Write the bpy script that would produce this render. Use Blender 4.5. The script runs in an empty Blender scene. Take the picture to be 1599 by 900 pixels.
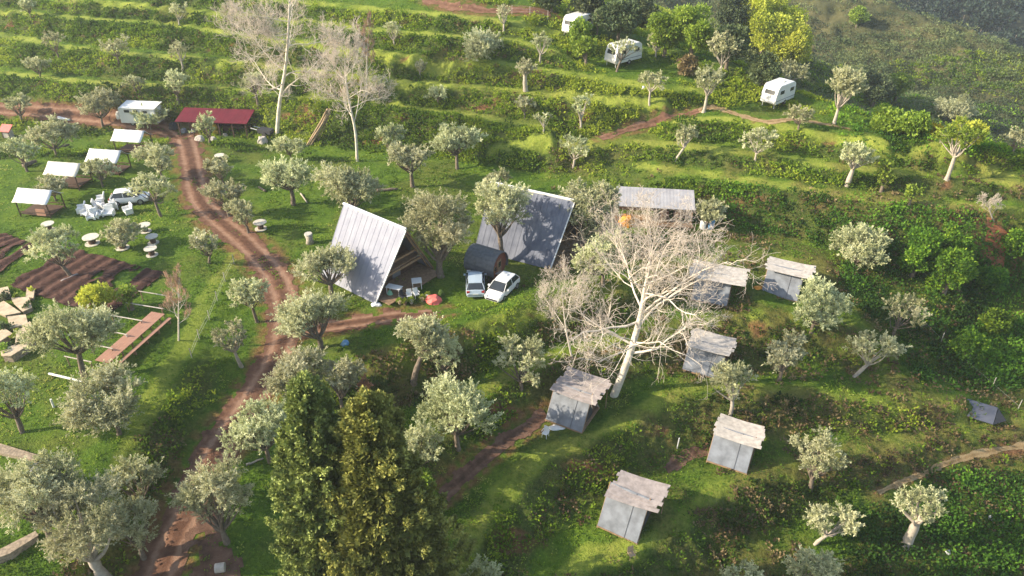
import bpy, math, random
import numpy as np
from mathutils import Vector, Matrix
R = math.radians
C = bpy.context.scene
col = C.collection
# ------------------------------------------------------------------ camera
W0, H0, F0 = 1600.0, 900.0, 1200.0          # photograph size and focal length in its pixels
CAMZ, PITCH = 38.0, R(33)
cam = bpy.data.objects.new('camera', bpy.data.cameras.new('camera')); col.objects.link(cam)
cam.location = (0, 0, CAMZ); cam.rotation_euler = (math.pi/2 - PITCH, 0, 0)
cam.data.sensor_width = 36; cam.data.lens = 36*F0/W0; cam.data.clip_end = 3000; cam.data.clip_start = 0.5
C.camera = cam
# ------------------------------------------------------------------ sky, sun, exposure
SUN_EL, SUN_TO = R(27), R(8)                # elevation; direction the light travels, from +X towards +Y
w = bpy.data.worlds.new('World'); C.world = w; w.use_nodes = True
nt = w.node_tree; bg = nt.nodes['Background']
sky = nt.nodes.new('ShaderNodeTexSky'); sky.sky_type = 'NISHITA'; sky.sun_disc = False
sky.sun_elevation = SUN_EL
sky.sun_rotation = math.pi/2 - (SUN_TO + math.pi)
sky.air_density = 1.3; sky.dust_density = 1.5
nt.links.new(sky.outputs[0], bg.inputs[0]); bg.inputs[1].default_value = 0.15
sl = bpy.data.lights.new('sun', 'SUN'); sl.energy = 4.7; sl.angle = R(0.5); sl.color = (1, .88, .68)
so = bpy.data.objects.new('sun', sl); col.objects.link(so)
dv = Vector((math.cos(SUN_EL)*math.cos(SUN_TO), math.cos(SUN_EL)*math.sin(SUN_TO), -math.sin(SUN_EL)))
so.rotation_euler = dv.to_track_quat('-Z', 'Y').to_euler(); so.location = (-60, 0, 60)
C.view_settings.view_transform = 'Standard'; C.view_settings.look = 'None'
C.view_settings.gamma = 1; C.view_settings.exposure = 1.12; C.view_settings.use_curve_mapping = False
C.render.resolution_x, C.render.resolution_y = 1024, 576
# ------------------------------------------------------------------ noise and projection helpers
def _hash(ix, iy, s):
    n = (ix.astype(np.int64)*374761393 + iy.astype(np.int64)*668265263 + s*974634777) & 0x7fffffff
    n = ((n ^ (n >> 13))*1274126177) & 0x7fffffff
    n = (n ^ (n >> 16)) & 0xffff
    return n/65535.0
def vnoise(x, y, s=0):
    x = np.asarray(x, float); y = np.asarray(y, float)
    ix = np.floor(x); iy = np.floor(y); fx = x-ix; fy = y-iy
    fx = fx*fx*(3-2*fx); fy = fy*fy*(3-2*fy)
    a = _hash(ix, iy, s); b = _hash(ix+1, iy, s); c = _hash(ix, iy+1, s); d = _hash(ix+1, iy+1, s)
    return (a*(1-fx)+b*fx)*(1-fy) + (c*(1-fx)+d*fx)*fy
def fbm(x, y, s=0, o=4):
    t = 0; a = .5; n = 0
    for k in range(o):
        t = t + a*vnoise(np.asarray(x)*2**k + 17.3*k, np.asarray(y)*2**k - 9.1*k, s+k); n += a; a *= .5
    return t/n
SP, CP = math.sin(PITCH), math.cos(PITCH)
def ray(px, py):                             # direction with unit depth along the optical axis
    u = (px-800)/F0; v = (py-450)/F0
    return (u, CP - v*SP, -(SP + v*CP))
def unproj(px, py, z):
    d = ray(px, py); t = (z-CAMZ)/d[2]
    return (d[0]*t, d[1]*t, z)
def proj(p):
    x, y, z = p[0], p[1], p[2]-CAMZ
    dep = y*CP - z*SP; up = y*SP + z*CP
    return 800 + F0*x/dep, 450 - F0*up/dep, dep
def lerp_line(pts, step=28):
    out = []
    for a, b in zip(pts[:-1], pts[1:]):
        n = max(1, int(round(abs(math.hypot(b[0]-a[0], b[1]-a[1]))/step)))
        for i in range(n):
            f = i/n; out.append(tuple(a[k]*(1-f)+b[k]*f for k in range(3)))
    out.append(pts[-1]); return out
# ------------------------------------------------------------------ terrain control lines: (px, py, z)
def up(line, dy, dz):
    return [(x, y-dy, z+dz) for x, y, z in line]
L1 = [(-260,95,3.0),(-40,112,3.0),(100,127,3.1),(200,135,3.2),(300,136,3.2),(400,144,3.3),(500,155,3.4),(607,165,3.6),(700,175,3.7),(800,192,3.8),(860,205,3.8)]
L2 = [(-260,25,5.4),(-40,48,5.4),(0,54,5.4),(100,75,5.4),(187,84,5.5),(325,96,5.6),(400,104,5.6),(500,115,5.7),(600,127,5.8),(700,134,5.9),(775,140,6.0),(860,152,6.0),(950,162,5.8),(1040,168,5.5)]
L3 = [(-260,-5,7.7),(-40,16,7.7),(100,27,7.8),(187,33,7.8),(262,38,7.9),(345,52,8.0),(400,60,8.0),(500,73,8.1),(612,88,8.3),(675,95,8.2),(800,103,8.0),(900,120,7.5),(1012,138,6.9),(1100,148,6.3)]
L4 = [(-260,-38,9.3),(0,-12,9.3),(120,2,9.4),(225,10,9.4),(375,25,9.5),(500,38,9.8),(600,50,10),(712,59,10),(800,65,9.8),(850,80,9.2),(920,104,8.0)]
L5 = [(-260,-70,11),(0,-45,11),(120,-30,11.1),(375,-5,11.2),(500,8,11.4),(600,18,11.6),(712,26,11.6),(800,38,11.3),(870,58,9.8)]
LINES = [
 L1, up(L1,10,.1)[:-1], L2, up(L2,9,.1)[:-2], L3, up(L3,8,.1)[:-2], L4, up(L4,7,.1)[:-1], L5, up(L5,6,.15)[:-1],
 [(-260,-130,13),(0,-105,13),(400,-70,13),(600,-30,13),(720,2,12.8),(830,14,12.2)],
 [(-260,160,0),(0,172,0),(100,178,0),(200,186,0),(300,182,0),(400,197,0),(480,215,.1),(560,222,.2),(650,232,.4),(750,252,.7)],
 [(770,240,1.5),(870,229,2.5),(983,225,3.1),(1075,231,3.4),(1200,245,3.5),(1307,262,3.4),(1400,268,3.3),(1599,290,3.1),(1850,315,2.9)],
 [(770,258,.7),(870,250,1.0),(950,256,1.5)],
 [(1000,262,1.8),(1066,271,2.0),(1200,290,2.1),(1307,305,2.0),(1353,314,1.9),(1466,323,1.7),(1599,335,1.5),(1850,360,.8)],
 [(1010,253,2.0),(1066,260,2.1),(1200,280,2.2),(1307,296,2.1),(1353,303,2.0),(1466,308,1.9),(1599,322,1.6),(1850,345,1.0)],
 [(960,318,-.3),(1090,345,-.6),(1150,362,-.9),(1250,375,-1.2),(1320,398,-1.7),(1400,425,-2.4),(1480,455,-3.4)],
 [(880,214,2.7),(940,214,3.1),(1000,196,3.9),(1050,180,4.6),(1090,174,5.0)],
 [(1010,214,3.3),(1075,221,3.5),(1200,234,3.6),(1307,251,3.5),(1400,257,3.4),(1599,278,3.2),(1850,300,2.6)],
 [(1060,190,5.0),(1130,188,5.1),(1200,196,5.2),(1300,218,5.0),(1400,236,4.8),(1500,246,4.7),(1599,262,4.5),(1850,290,3.5)],
 [(1100,172,5.2),(1210,168,5.3),(1300,190,5.3),(1380,208,5.1),(1450,214,5.0),(1540,228,4.9),(1599,240,4.7),(1850,262,3.8)],
 [(900,96,8.1),(960,100,8.0),(1050,100,7.8),(1150,125,6.9),(1230,140,6.2)],
 [(900,58,9.6),(980,70,9.0),(1060,80,8.4),(1150,100,7.5),(1215,118,6.6)],
 # far side of the knoll
 [(900,20,8),(1000,35,4),(1080,45,2),(1160,60,-2),(1250,92,-7),(1330,125,-12),(1420,155,-15),(1520,185,-17),(1599,205,-18),(1850,250,-20)],
 # valley hillside and its ridge
 [(1060,28,-8),(1200,70,-12),(1330,105,-14.5),(1450,140,-17),(1560,175,-18),(1800,240,-20)],
 [(1130,-5,-9),(1250,32,-10),(1380,65,-12),(1500,105,-14),(1650,150,-17)],
 [(1180,-45,-5),(1270,-22,-6.5),(1350,-2,-8),(1450,30,-10.5),(1530,58,-12.5),(1599,84,-14),(1800,160,-18)],
 # plateau
 [(-200,240,0),(0,250,0),(100,250,0),(200,240,0),(290,215,0),(360,230,0)],
 [(-200,330,0),(0,330,0),(100,330,0),(200,330,0),(300,310,0),(450,310,0),(540,300,0)],
 [(600,300,.1),(700,310,.1),(760,290,.3),(870,285,.2),(940,300,0)],
 [(450,245,0),(550,255,.1),(650,262,.2),(760,275,.4)],
 [(520,400,0),(600,470,0),(680,460,-.1),(750,460,-.2),(850,440,-.3),(920,410,-.4),(1100,385,-.8),(1180,378,-.9),(1280,392,-1.3)],
 [(560,505,-.4),(660,490,-.2),(760,480,-.2)],
 [(500,440,-.2),(480,380,-.1),(420,350,0)],
 [(-200,400,.1),(0,400,.1),(200,400,0),(320,370,0)],
 [(-200,500,.2),(0,500,.2),(100,500,.1),(250,470,0)],
 [(-200,620,0),(0,620,0),(100,610,0),(190,590,0)],
 [(-200,720,-.2),(0,720,-.2),(120,700,-.2)],
 [(-200,860,-.5),(0,860,-.5),(100,860,-.6),(150,840,-.8)],
 [(-200,1100,-1.5),(0,1100,-1.5),(100,1000,-1.6)],
 [(375,392,-.1),(345,430,0),(310,490,0),(288,540,0),(252,600,-.1),(222,660,-.3),(196,720,-.5),(186,790,-1.0),(150,870,-1.5),(110,950,-2)],
 [(422,465,-.5),(405,500,-.7),(388,560,-1.2),(350,625,-1.6),(318,690,-1.9),(282,760,-2.2),(245,815,-2.4),(205,880,-2.7),(150,980,-3.2)],
 [(430,430,-.3),(455,480,-.6),(445,540,-1.0),(415,600,-1.4),(372,655,-1.7),(322,730,-2.1),(285,810,-2.4),(255,880,-2.7),(230,960,-3.1),(180,1100,-3.8)],
 [(480,520,-.7),(470,600,-1.2),(450,680,-1.8),(410,760,-2.3),(390,850,-2.7),(460,900,-3.2),(560,960,-4.4),(500,1100,-5)],
 [(520,585,-.8),(580,572,-.7),(640,560,-.5),(700,540,-.4),(760,518,-.3),(810,500,-.3),(850,490,-.3),(920,468,-.4),(1000,448,-.6),(1080,418,-.8),(1180,402,-1.1),(1280,415,-1.5)],
 [(560,650,-3.0),(620,625,-2.8),(690,600,-2.6),(760,570,-2.4),(820,545,-2.3),(880,528,-2.3),(960,500,-2.3),(1040,480,-2.3),(1110,462,-2.2),(1200,466,-2.3),(1290,470,-2.6)],
 [(580,760,-4.4),(650,685,-3.3),(740,620,-2.9),(830,575,-2.6),(880,555,-2.5),(950,540,-2.5),(1030,520,-2.5),(1100,503,-2.5),(1180,500,-2.6),(1270,505,-2.8),(1350,515,-3.2)],
 [(650,870,-5.8),(700,765,-5.2),(760,712,-5),(830,660,-4.8),(880,630,-4.6),(960,590,-4.5),(1040,580,-4.4),(1080,560,-4.4),(1150,548,-4.4),(1250,565,-4.8),(1350,592,-5.3)],
 [(720,880,-6.2),(780,785,-5.5),(850,715,-5),(920,692,-4.9),(970,664,-4.7),(1030,632,-4.6),(1070,608,-4.5),(1130,603,-4.5),(1190,612,-4.8),(1280,625,-5.2),(1380,640,-5.6),(1500,632,-5.8)],
 [(790,960,-8.4),(850,860,-7.6),(920,790,-7.2),(1000,755,-7),(1060,722,-6.9),(1100,700,-6.8),(1180,685,-6.6),(1270,675,-6.7),(1380,672,-6.8),(1490,662,-6.7),(1599,645,-6.6)],
 [(850,960,-8.5),(920,875,-7.6),(1000,862,-7.3),(1060,822,-7.2),(1120,775,-7),(1190,752,-6.9),(1270,722,-7.1),(1380,702,-7.2),(1480,685,-7.1),(1599,665,-7),(1800,640,-7)],
 [(1000,990,-10),(1100,885,-9.2),(1180,832,-8.9),(1260,792,-8.8),(1360,768,-8.7),(1500,727,-8.5),(1599,706,-8.4),(1800,680,-8.2)],
 [(1180,880,-9.5),(1300,830,-9.3),(1420,790,-9),(1599,750,-8.8),(1800,730,-8.8)],
 [(1100,960,-10.6),(1250,905,-10.1),(1450,870,-10.2),(1599,830,-10.2),(1850,800,-10.5)],
 [(900,1150,-12),(1100,1100,-12.5),(1400,1050,-12.8),(1800,960,-13)],
 [(600,1150,-8.5),(760,1150,-10)],
 [(1450,480,-3.9),(1500,445,-3.7),(1550,405,-2.6),(1610,378,-1.5),(1800,380,-1.5)],
 [(1420,540,-4.6),(1480,540,-5.2),(1540,500,-5.2),(1610,480,-4.8),(1800,480,-4.8)],
 [(1480,590,-5.7),(1560,575,-6.2),(1610,570,-6.3),(1800,560,-6.3)],
]
pts = []
for ln in LINES:
    for p in lerp_line(ln):
        pts.append(unproj(*p))
pts += [(-170,240,14),(-60,250,14),(20,250,10),(60,300,-42),(200,330,-60),(120,330,-60),(105,228,-34),(82,255,-34),(132,208,-38),(155,225,-55),(150,185,-36),(60,262,-26),(30,262,-12),(-200,90,5),(-60,18,-2),(60,18,-12),(0,330,0),(-120,330,16),(0,8,-12),(-30,8,-6),(30,8,-14),
        (90,60,-9),(110,90,-8),(-90,60,0)]
for q in lerp_line([(1240,142,6.1),(1265,152,5.9),(1330,173,5.5),(1400,195,5.2),(1460,212,5.0),(1540,228,4.9),(1620,242,4.7),(1780,268,4.5)], 30):
    a_ = unproj(*q); r_ = math.hypot(a_[0], a_[1])
    for dd, dz in ((0, 0), (4, -3.0), (9, -7.0), (17, -12.0)): pts.append((a_[0]*(1+dd/r_), a_[1]*(1+dd/r_), q[2]+dz))
P = np.array(pts)
# thin out near-coincident control points
keep = []; 
for i in range(len(P)):
    if all((P[i,0]-P[j,0])**2 + (P[i,1]-P[j,1])**2 > 0.5 for j in keep): keep.append(i)
P = P[keep]
def tk(r2): return 0.5*r2*np.log(r2+1e-9)
n = len(P); S = 40.0
A = np.zeros((n+3, n+3)); X = P[:, :2]/S
r2 = ((X[:, None, :]-X[None])**2).sum(-1)
A[:n, :n] = tk(r2) + np.eye(n)*2e-5
A[:n, n] = 1; A[:n, n+1:] = X; A[n, :n] = 1; A[n+1:, :n] = X.T
sol = np.linalg.solve(A, np.concatenate([P[:, 2], [0, 0, 0]]))
def tps(x, y):
    sh = x.shape; q = np.stack([x.ravel(), y.ravel()], 1)/S; out = np.zeros(len(q))
    for k in range(0, len(q), 4000):
        c = q[k:k+4000]
        d = (c[:, None, 0]-X[None, :, 0])**2 + (c[:, None, 1]-X[None, :, 1])**2
        out[k:k+4000] = tk(d)@sol[:n] + sol[n] + c@sol[n+1:]
    return out.reshape(sh)
# fan grid: column s in [-1,1] -> X = s*(Y*0.80+9); rows geometric in Y
NU, NV = 620, 640
YA, YB, Y0 = 12.0, 262.0, 25.0
def row_y(t): return (YA+Y0)*((YB+Y0)/(YA+Y0))**t - Y0
def halfw(Y): return Y*0.80 + 10
def cr(arr, axis, N):                       # Catmull-Rom upsampling along an axis
    arr = np.moveaxis(arr, axis, 0); m = len(arr)
    t = np.linspace(0, m-1, N); i = np.minimum(t.astype(int), m-2); f = (t-i).reshape(-1, *([1]*(arr.ndim-1)))
    g = lambda k: arr[np.clip(i+k, 0, m-1)]
    p0, p1, p2, p3 = g(-1), g(0), g(1), g(2)
    r = .5*((2*p1)+(-p0+p2)*f+(2*p0-5*p1+4*p2-p3)*f*f+(-p0+3*p1-3*p2+p3)*f**3)
    return np.moveaxis(r, 0, axis)
cu, cv = 200, 400
ss, tt = np.meshgrid(np.linspace(-1, 1, cu), np.linspace(0, 1, cv))
yy = row_y(tt); xx = ss*halfw(yy)
Zc = tps(xx, yy)
Z = cr(cr(Zc, 0, NV), 1, NU)
GS, GT = np.meshgrid(np.linspace(-1, 1, NU), np.linspace(0, 1, NV))
GY = row_y(GT); GX = GS*halfw(GY)
# slope of the smooth field
def slope_of(Z):
    dzs = np.gradient(Z, axis=1); dxs = np.gradient(GX, axis=1)
    zx = dzs/dxs
    dzt = np.gradient(Z, axis=0); dyt = np.gradient(GY, axis=0); dxt = np.gradient(GX, axis=0)
    zy = (dzt - zx*dxt)/dyt
    return zx, zy
zx, zy = slope_of(Z)
SL = np.hypot(zx, zy)
def gsample(arr, x, y):
    x = np.asarray(x, float); y = np.asarray(y, float)
    t = np.log(np.maximum((y+Y0), 1)/(YA+Y0))/math.log((YB+Y0)/(YA+Y0))
    s = x/halfw(y)
    fi = np.clip(t*(NV-1), 0, NV-1.001); fj = np.clip((s+1)/2*(NU-1), 0, NU-1.001)
    i = fi.astype(int); j = fj.astype(int); a = fi-i; b = fj-j
    return (arr[i, j]*(1-b)+arr[i, j+1]*b)*(1-a) + (arr[i+1, j]*(1-b)+arr[i+1, j+1]*b)*a
def ray_hit(px, py, arr):
    d = np.array(ray(px, py)); ts = np.arange(30, 260, .3)
    pz = CAMZ + d[2]*ts; gz_ = gsample(arr, d[0]*ts, d[1]*ts)
    k = np.argmax(pz < gz_)
    if pz[k] >= gz_[k]: k = len(ts)-1
    t0, t1 = ts[max(k-1, 0)], ts[k]
    f0 = pz[k-1]-gz_[k-1]; f1 = pz[k]-gz_[k]
    t = t0 + (t1-t0)*f0/(f0-f1) if f0 != f1 else t1
    return Vector((d[0]*t, d[1]*t, CAMZ+d[2]*t))
# road and soil masks from pixel polylines laid on the ground
def ground_line(pix, arr):
    return [ray_hit(a, b, arr) for a, b in pix]
def spline(ps, step=.5):
    ps = [Vector((p[0], p[1])) for p in ps]; out = []
    for i in range(len(ps)-1):
        a = ps[max(i-1, 0)]; b = ps[i]; c = ps[i+1]; d = ps[min(i+2, len(ps)-1)]
        m = max(2, int((c-b).length/step))
        for k in range(m):
            f = k/m
            out.append(.5*((2*b)+(-a+c)*f+(2*a-5*b+4*c-d)*f*f+(-a+3*b-3*c+d)*f**3))
    out.append(ps[-1]); return np.array([(p.x, p.y) for p in out])
ROADS = {
 'main': ([(215,1010),(250,895),(290,805),(328,725),(372,655),(413,595),(440,540),(447,485),(430,432),(388,384),(343,345),(312,312),(303,275),(294,232),(285,210)], 1.75),
 'west': ([(296,216),(262,208),(225,199),(180,187),(130,181),(60,174),(-60,167)], 1.15),
 'branch': [[(450,518),(500,512),(560,503),(620,495),(690,489)], 1.2],
}
SMALL = [([(938,217),(965,208),(1000,197),(1045,182),(1092,174)],.8),([(1092,174),(1130,172),(1190,190),(1250,188),(1330,202)],.5),([(1372,770),(1430,745),(1500,718),(1560,703),(1640,690)],.28),([(690,775),(720,748),(760,712),(810,675),(855,650)],.9),([(640,-12),(690,6),(740,14),(800,17),(860,22)],1.2),([(1540,372),(1556,385),(1570,402)],1.2)]
for i, (a_, b_) in enumerate(SMALL): ROADS['small%d' % i] = (a_, b_)
RL = {k: (spline(ground_line(v[0], Z)), v[1]) for k, v in ROADS.items()}
def dist_line(x, y, L):
    x = np.asarray(x, float); y = np.asarray(y, float)
    best = np.full(x.shape, 1e9)
    for k in range(0, len(L)-1, 1):
        a = L[k]; b = L[k+1]; ab = b-a; l2 = (ab**2).sum()+1e-9
        t = np.clip(((x-a[0])*ab[0]+(y-a[1])*ab[1])/l2, 0, 1)
        best = np.minimum(best, np.hypot(x-a[0]-t*ab[0], y-a[1]-t*ab[1]))
    return best
gfl, gx_, gy_ = None, GX.ravel(), GY.ravel()
RM = np.full(GX.shape, 99.0)
for k, (L, hw) in RL.items():
    lo = L.min(0)-8; hi = L.max(0)+8
    m = (GX > lo[0]) & (GX < hi[0]) & (GY > lo[1]) & (GY < hi[1])
    RM[m] = np.minimum(RM[m], dist_line(GX[m], GY[m], L)/hw)
flat = np.clip((RM-.9)/1.2, 0, 1)
steep = np.clip((SL-.22)/.35, 0, 1)
# rough ground: hummocks everywhere, bigger on the banks
nz = (fbm(GX*.9, GY*.9, 3, 4)-.5)*.35 + (fbm(GX*.28, GY*.28, 9, 3)-.5)*.5
nb = (fbm(GX*1.3, GY*1.3, 5, 4)-.5)*1.1
far_hill = np.clip((GY-115)/30, 0, 1)*np.clip((GX-20)/20, 0, 1)
Z2 = Z + flat*(nz*(.35+.9*steep) + nb*steep*.6) + far_hill*(fbm(GX*.4, GY*.4, 31, 4)-.5)*3.0
HG = Z2
LIPS = []                                     # the grassy terrace edges, as ground lines
for ln, st in [(L1,1),(L2,1),(L3,1),(L4,1),(L5,1)]+[(l, 1) for l in LINES if l[0] in ((770,240,1.5),(1000,262,1.8),(1060,190,5.0))]+[(l, .7) for l in LINES if l[0][:2] in ((520,585),(580,760),(720,880),(850,960),(375,392))]:
    LIPS.append((np.array([unproj(*p)[:2] for p in lerp_line(ln, 40)]), st))
LIPD = np.zeros(GX.shape)
for L_, st in LIPS:
    lo = L_.min(0)-4; hi = L_.max(0)+4; m = (GX > lo[0]) & (GX < hi[0]) & (GY > lo[1]) & (GY < hi[1])
    g = .25 if st == 1 else .1
    d_ = dist_line(GX[m], GY[m]-(.55 if st == 1 else .3), L_)
    LIPD[m] = np.maximum(LIPD[m], st*np.clip((1.0+(fbm(GX[m]*.6, GY[m]*.6, 63, 3)-.5)*1.1-d_)/.45, 0, 1))
def gz(x, y): return float(gsample(HG, np.array([x]), np.array([y]))[0])
def at(px, py): return ray_hit(px, py, HG)
def under(px, py, top):                     # foot whose upright's upper part shows at column px
    p = at(px, py)
    for _ in range(2):
        H = height_to(p, top); d = proj((p.x, p.y, p.z+.62*H))[0]-px; px2 = proj(p)[0]-d; p = at(px2, py)
    return p
def pxm(p): return F0/proj(p)[2]            # photo pixels per metre at a point
def height_to(p, top):                       # height of a vertical standing at p whose top shows at photo row `top`
    v = (450-top)/F0; y = p[1]; z = p[2]-CAMZ
    # (y*SP + (z+h)*CP) = v*(y*CP - (z+h)*SP)
    return (v*y*CP - y*SP)/(CP + v*SP) - z
# ------------------------------------------------------------------ object helpers
def props(o, label=None, cat=None, group=None, kind=None):
    for k, v in (('label', label), ('category', cat), ('group', group), ('kind', kind)):
        if v: o[k] = v
    return o
def empty(name, loc, rz=0, label=None, cat=None, group=None):
    o = bpy.data.objects.new(name, None); col.objects.link(o); o.location = loc; o.rotation_euler = (0, 0, rz)
    o.empty_display_size = .3
    return props(o, label, cat, group)
def np_mesh(name, V, F, mat, parent=None, tint=None, smooth=False, k=None):
    """V (n,3); F (m,k) array of one polygon size, or list of polygons"""
    me = bpy.data.meshes.new(name)
    if isinstance(F, np.ndarray):
        m, k = F.shape
        me.vertices.add(len(V)); me.vertices.foreach_set('co', np.asarray(V, np.float32).ravel())
        me.loops.add(m*k); me.loops.foreach_set('vertex_index', F.astype(np.int32).ravel())
        me.polygons.add(m); me.polygons.foreach_set('loop_start', np.arange(0, m*k, k, dtype=np.int32))
        me.polygons.foreach_set('loop_total', np.full(m, k, np.int32))
        me.update(calc_edges=True)
    else:
        me.from_pydata([tuple(v) for v in V], [], F)
    if tint is not None:
        for nm, arr in (tint.items() if isinstance(tint, dict) else (('tint', tint),)):
            a = me.attributes.new(nm, 'FLOAT', 'POINT'); a.data.foreach_set('value', np.asarray(arr, np.float32))
    if smooth:
        me.polygons.foreach_set('use_smooth', np.ones(len(me.polygons), bool))
    me.materials.append(mat)
    o = bpy.data.objects.new(name, me); col.objects.link(o)
    if parent: o.parent = parent
    return o
class MB:
    def __init__(s): s.v = []; s.f = []
    def add(s, vs, fs):
        b = len(s.v); s.v += [tuple(v) for v in vs]; s.f += [tuple(b+i for i in f) for f in fs]; return s
    def box(s, c, d, rz=0, ry=0, rx=0, bev=0):
        M = Matrix.Rotation(rz, 3, 'Z') @ Matrix.Rotation(ry, 3, 'Y') @ Matrix.Rotation(rx, 3, 'X')
        x, y, z = d[0]/2, d[1]/2, d[2]/2
        vs = [Vector(c)+M@Vector((a*x, b*y, e*z)) for a in (-1, 1) for b in (-1, 1) for e in (-1, 1)]
        return s.add(vs, [(0,1,3,2),(4,6,7,5),(0,4,5,1),(2,3,7,6),(0,2,6,4),(1,5,7,3)])
    def tube(s, ps, rs, k=6, caps=True):
        ps = [Vector(p) for p in ps]; n = len(ps); b = len(s.v)
        if not hasattr(rs, '__len__'): rs = [rs]*n
        for i, p in enumerate(ps):
            d = (ps[min(i+1, n-1)]-ps[max(i-1, 0)]).normalized()
            a = d.orthogonal().normalized() if i == 0 else (a - d*a.dot(d)).normalized()
            c = d.cross(a)
            for j in range(k):
                t = 2*math.pi*j/k; s.v.append(tuple(p+(a*math.cos(t)+c*math.sin(t))*rs[i]))
        for i in range(n-1):
            for j in range(k):
                s.f.append((b+i*k+j, b+i*k+(j+1)%k, b+(i+1)*k+(j+1)%k, b+(i+1)*k+j))
        if caps:
            s.f.append(tuple(b+j for j in range(k))[::-1]); s.f.append(tuple(b+(n-1)*k+j for j in range(k)))
        return s
    def lathe(s, prof, c=(0,0,0), k=20):
        b = len(s.v); n = len(prof)
        for r, z in prof:
            for j in range(k):
                t = 2*math.pi*j/k; s.v.append((c[0]+r*math.cos(t), c[1]+r*math.sin(t), c[2]+z))
        for i in range(n-1):
            for j in range(k):
                s.f.append((b+i*k+j, b+i*k+(j+1)%k, b+(i+1)*k+(j+1)%k, b+(i+1)*k+j))
        s.f.append(tuple(b+j for j in range(k))[::-1]); s.f.append(tuple(b+(n-1)*k+j for j in range(k)))
        return s
    def slab(s, quad, th, n=None):
        """thick sheet from 3-4 corner points"""
        q = [Vector(p) for p in quad]
        nn = n or (q[1]-q[0]).cross(q[2]-q[0]).normalized()
        k = len(q); vs = [p+nn*th/2 for p in q]+[p-nn*th/2 for p in q]
        return s.add(vs, [tuple(range(k)), tuple(range(2*k-1, k-1, -1))]+[(i, i+k, (i+1)%k+k, (i+1)%k) for i in range(k)])
    def prism(s, poly, y0, y1):
        """polygon in x,z extruded along y"""
        k = len(poly)
        vs = [(x, y0, z) for x, z in poly]+[(x, y1, z) for x, z in poly]
        return s.add(vs, [tuple(range(k)), tuple(range(2*k-1, k-1, -1))]+[(i, i+k, (i+1)%k+k, (i+1)%k) for i in range(k)])
    def build(s, name, mat, parent=None, bevel=0, smooth=False, label=None):
        o = np_mesh(name, s.v, s.f, mat, parent, smooth=smooth)
        me = o.data
        import bmesh
        bm = bmesh.new(); bm.from_mesh(me); bmesh.ops.recalc_face_normals(bm, faces=bm.faces); bm.to_mesh(me); bm.free()
        if bevel:
            m = o.modifiers.new('bevel', 'BEVEL'); m.width = bevel; m.segments = 2; m.limit_method = 'ANGLE'
        if label: o['label'] = label
        return o
# ------------------------------------------------------------------ materials
def newmat(name):
    m = bpy.data.materials.new(name); m.use_nodes = True
    t = m.node_tree; b = t.nodes['Principled BSDF']; return m, t, b
def noise_node(t, scale, detail=4, rough=.55, coord='Object', dist=0):
    tc = t.nodes.new('ShaderNodeTexCoord'); nz_ = t.nodes.new('ShaderNodeTexNoise')
    t.links.new(tc.outputs[coord], nz_.inputs['Vector'])
    nz_.inputs['Scale'].default_value = scale; nz_.inputs['Detail'].default_value = detail
    nz_.inputs['Roughness'].default_value = rough; nz_.inputs['Distortion'].default_value = dist
    return nz_.outputs['Fac']
def ramp(t, fac, stops):
    r = t.nodes.new('ShaderNodeValToRGB'); e = r.color_ramp.elements
    while len(e) < len(stops): e.new(.5)
    for el, (p, c) in zip(e, stops): el.position = p; el.color = (*c, 1)
    t.links.new(fac, r.inputs[0]); return r.outputs[0]
def mix(t, fac, a, b, mode='MIX'):
    m = t.nodes.new('ShaderNodeMix'); m.data_type = 'RGBA'; m.blend_type = mode
    for sock, v in ((m.inputs['Factor'], fac), (m.inputs[6], a), (m.inputs[7], b)):
        if hasattr(v, 'links'): t.links.new(v, sock)
        elif isinstance(v, (int, float)): sock.default_value = v
        else: sock.default_value = (*v, 1)
    return m.outputs[2]
def mathn(t, op, a, b=None, clamp=False):
    m = t.nodes.new('ShaderNodeMath'); m.operation = op; m.use_clamp = clamp
    for i, v in enumerate((a, b)):
        if v is None: continue
        if hasattr(v, 'links'): t.links.new(v, m.inputs[i])
        else: m.inputs[i].default_value = v
    return m.outputs[0]
def bump(t, b, h, strength=.4, dist=.05):
    n = t.nodes.new('ShaderNodeBump'); n.inputs['Strength'].default_value = strength; n.inputs['Distance'].default_value = dist
    t.links.new(h, n.inputs['Height']); t.links.new(n.outputs[0], b.inputs['Normal'])
def simple(name, c, rough=.7, var=.25, scale=3, metal=0, bmp=0, c2=None, spec=.4):
    m, t, b = newmat(name)
    f = noise_node(t, scale)
    c2 = c2 or tuple(x*(1-var) for x in c)
    t.links.new(ramp(t, f, [(.32, c2), (.66, c)]), b.inputs['Base Color'])
    b.inputs['Roughness'].default_value = rough; b.inputs['Metallic'].default_value = metal
    b.inputs['Specular IOR Level'].default_value = spec
    if bmp: bump(t, b, noise_node(t, scale*8), bmp)
    return m
def corrugated(name, c, c2, period, axis=0, rough=.5, metal=0.0, rot=0):
    """sheet metal: real bumps across the ribs plus blotchy weathering"""
    m, t, b = newmat(name)
    f = noise_node(t, .9, 5, .6)
    tc = t.nodes.new('ShaderNodeTexCoord'); sp = t.nodes.new('ShaderNodeSeparateXYZ'); t.links.new(tc.outputs['Object'], sp.inputs[0])
    s = mathn(t, 'SINE', mathn(t, 'MULTIPLY', sp.outputs[axis], 2*math.pi/period))
    rib = mathn(t, 'POWER', mathn(t, 'ABSOLUTE', s), 6)
    base = ramp(t, f, [(.3, c2), (.65, c)])
    t.links.new(mix(t, mathn(t, 'MULTIPLY', rib, .12), base, tuple(x*.72 for x in c)), b.inputs['Base Color'])
    b.inputs['Roughness'].default_value = .75; b.inputs['Metallic'].default_value = 0; b.inputs['Specular IOR Level'].default_value = .15
    bump(t, b, s, .3, .012); return m
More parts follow.
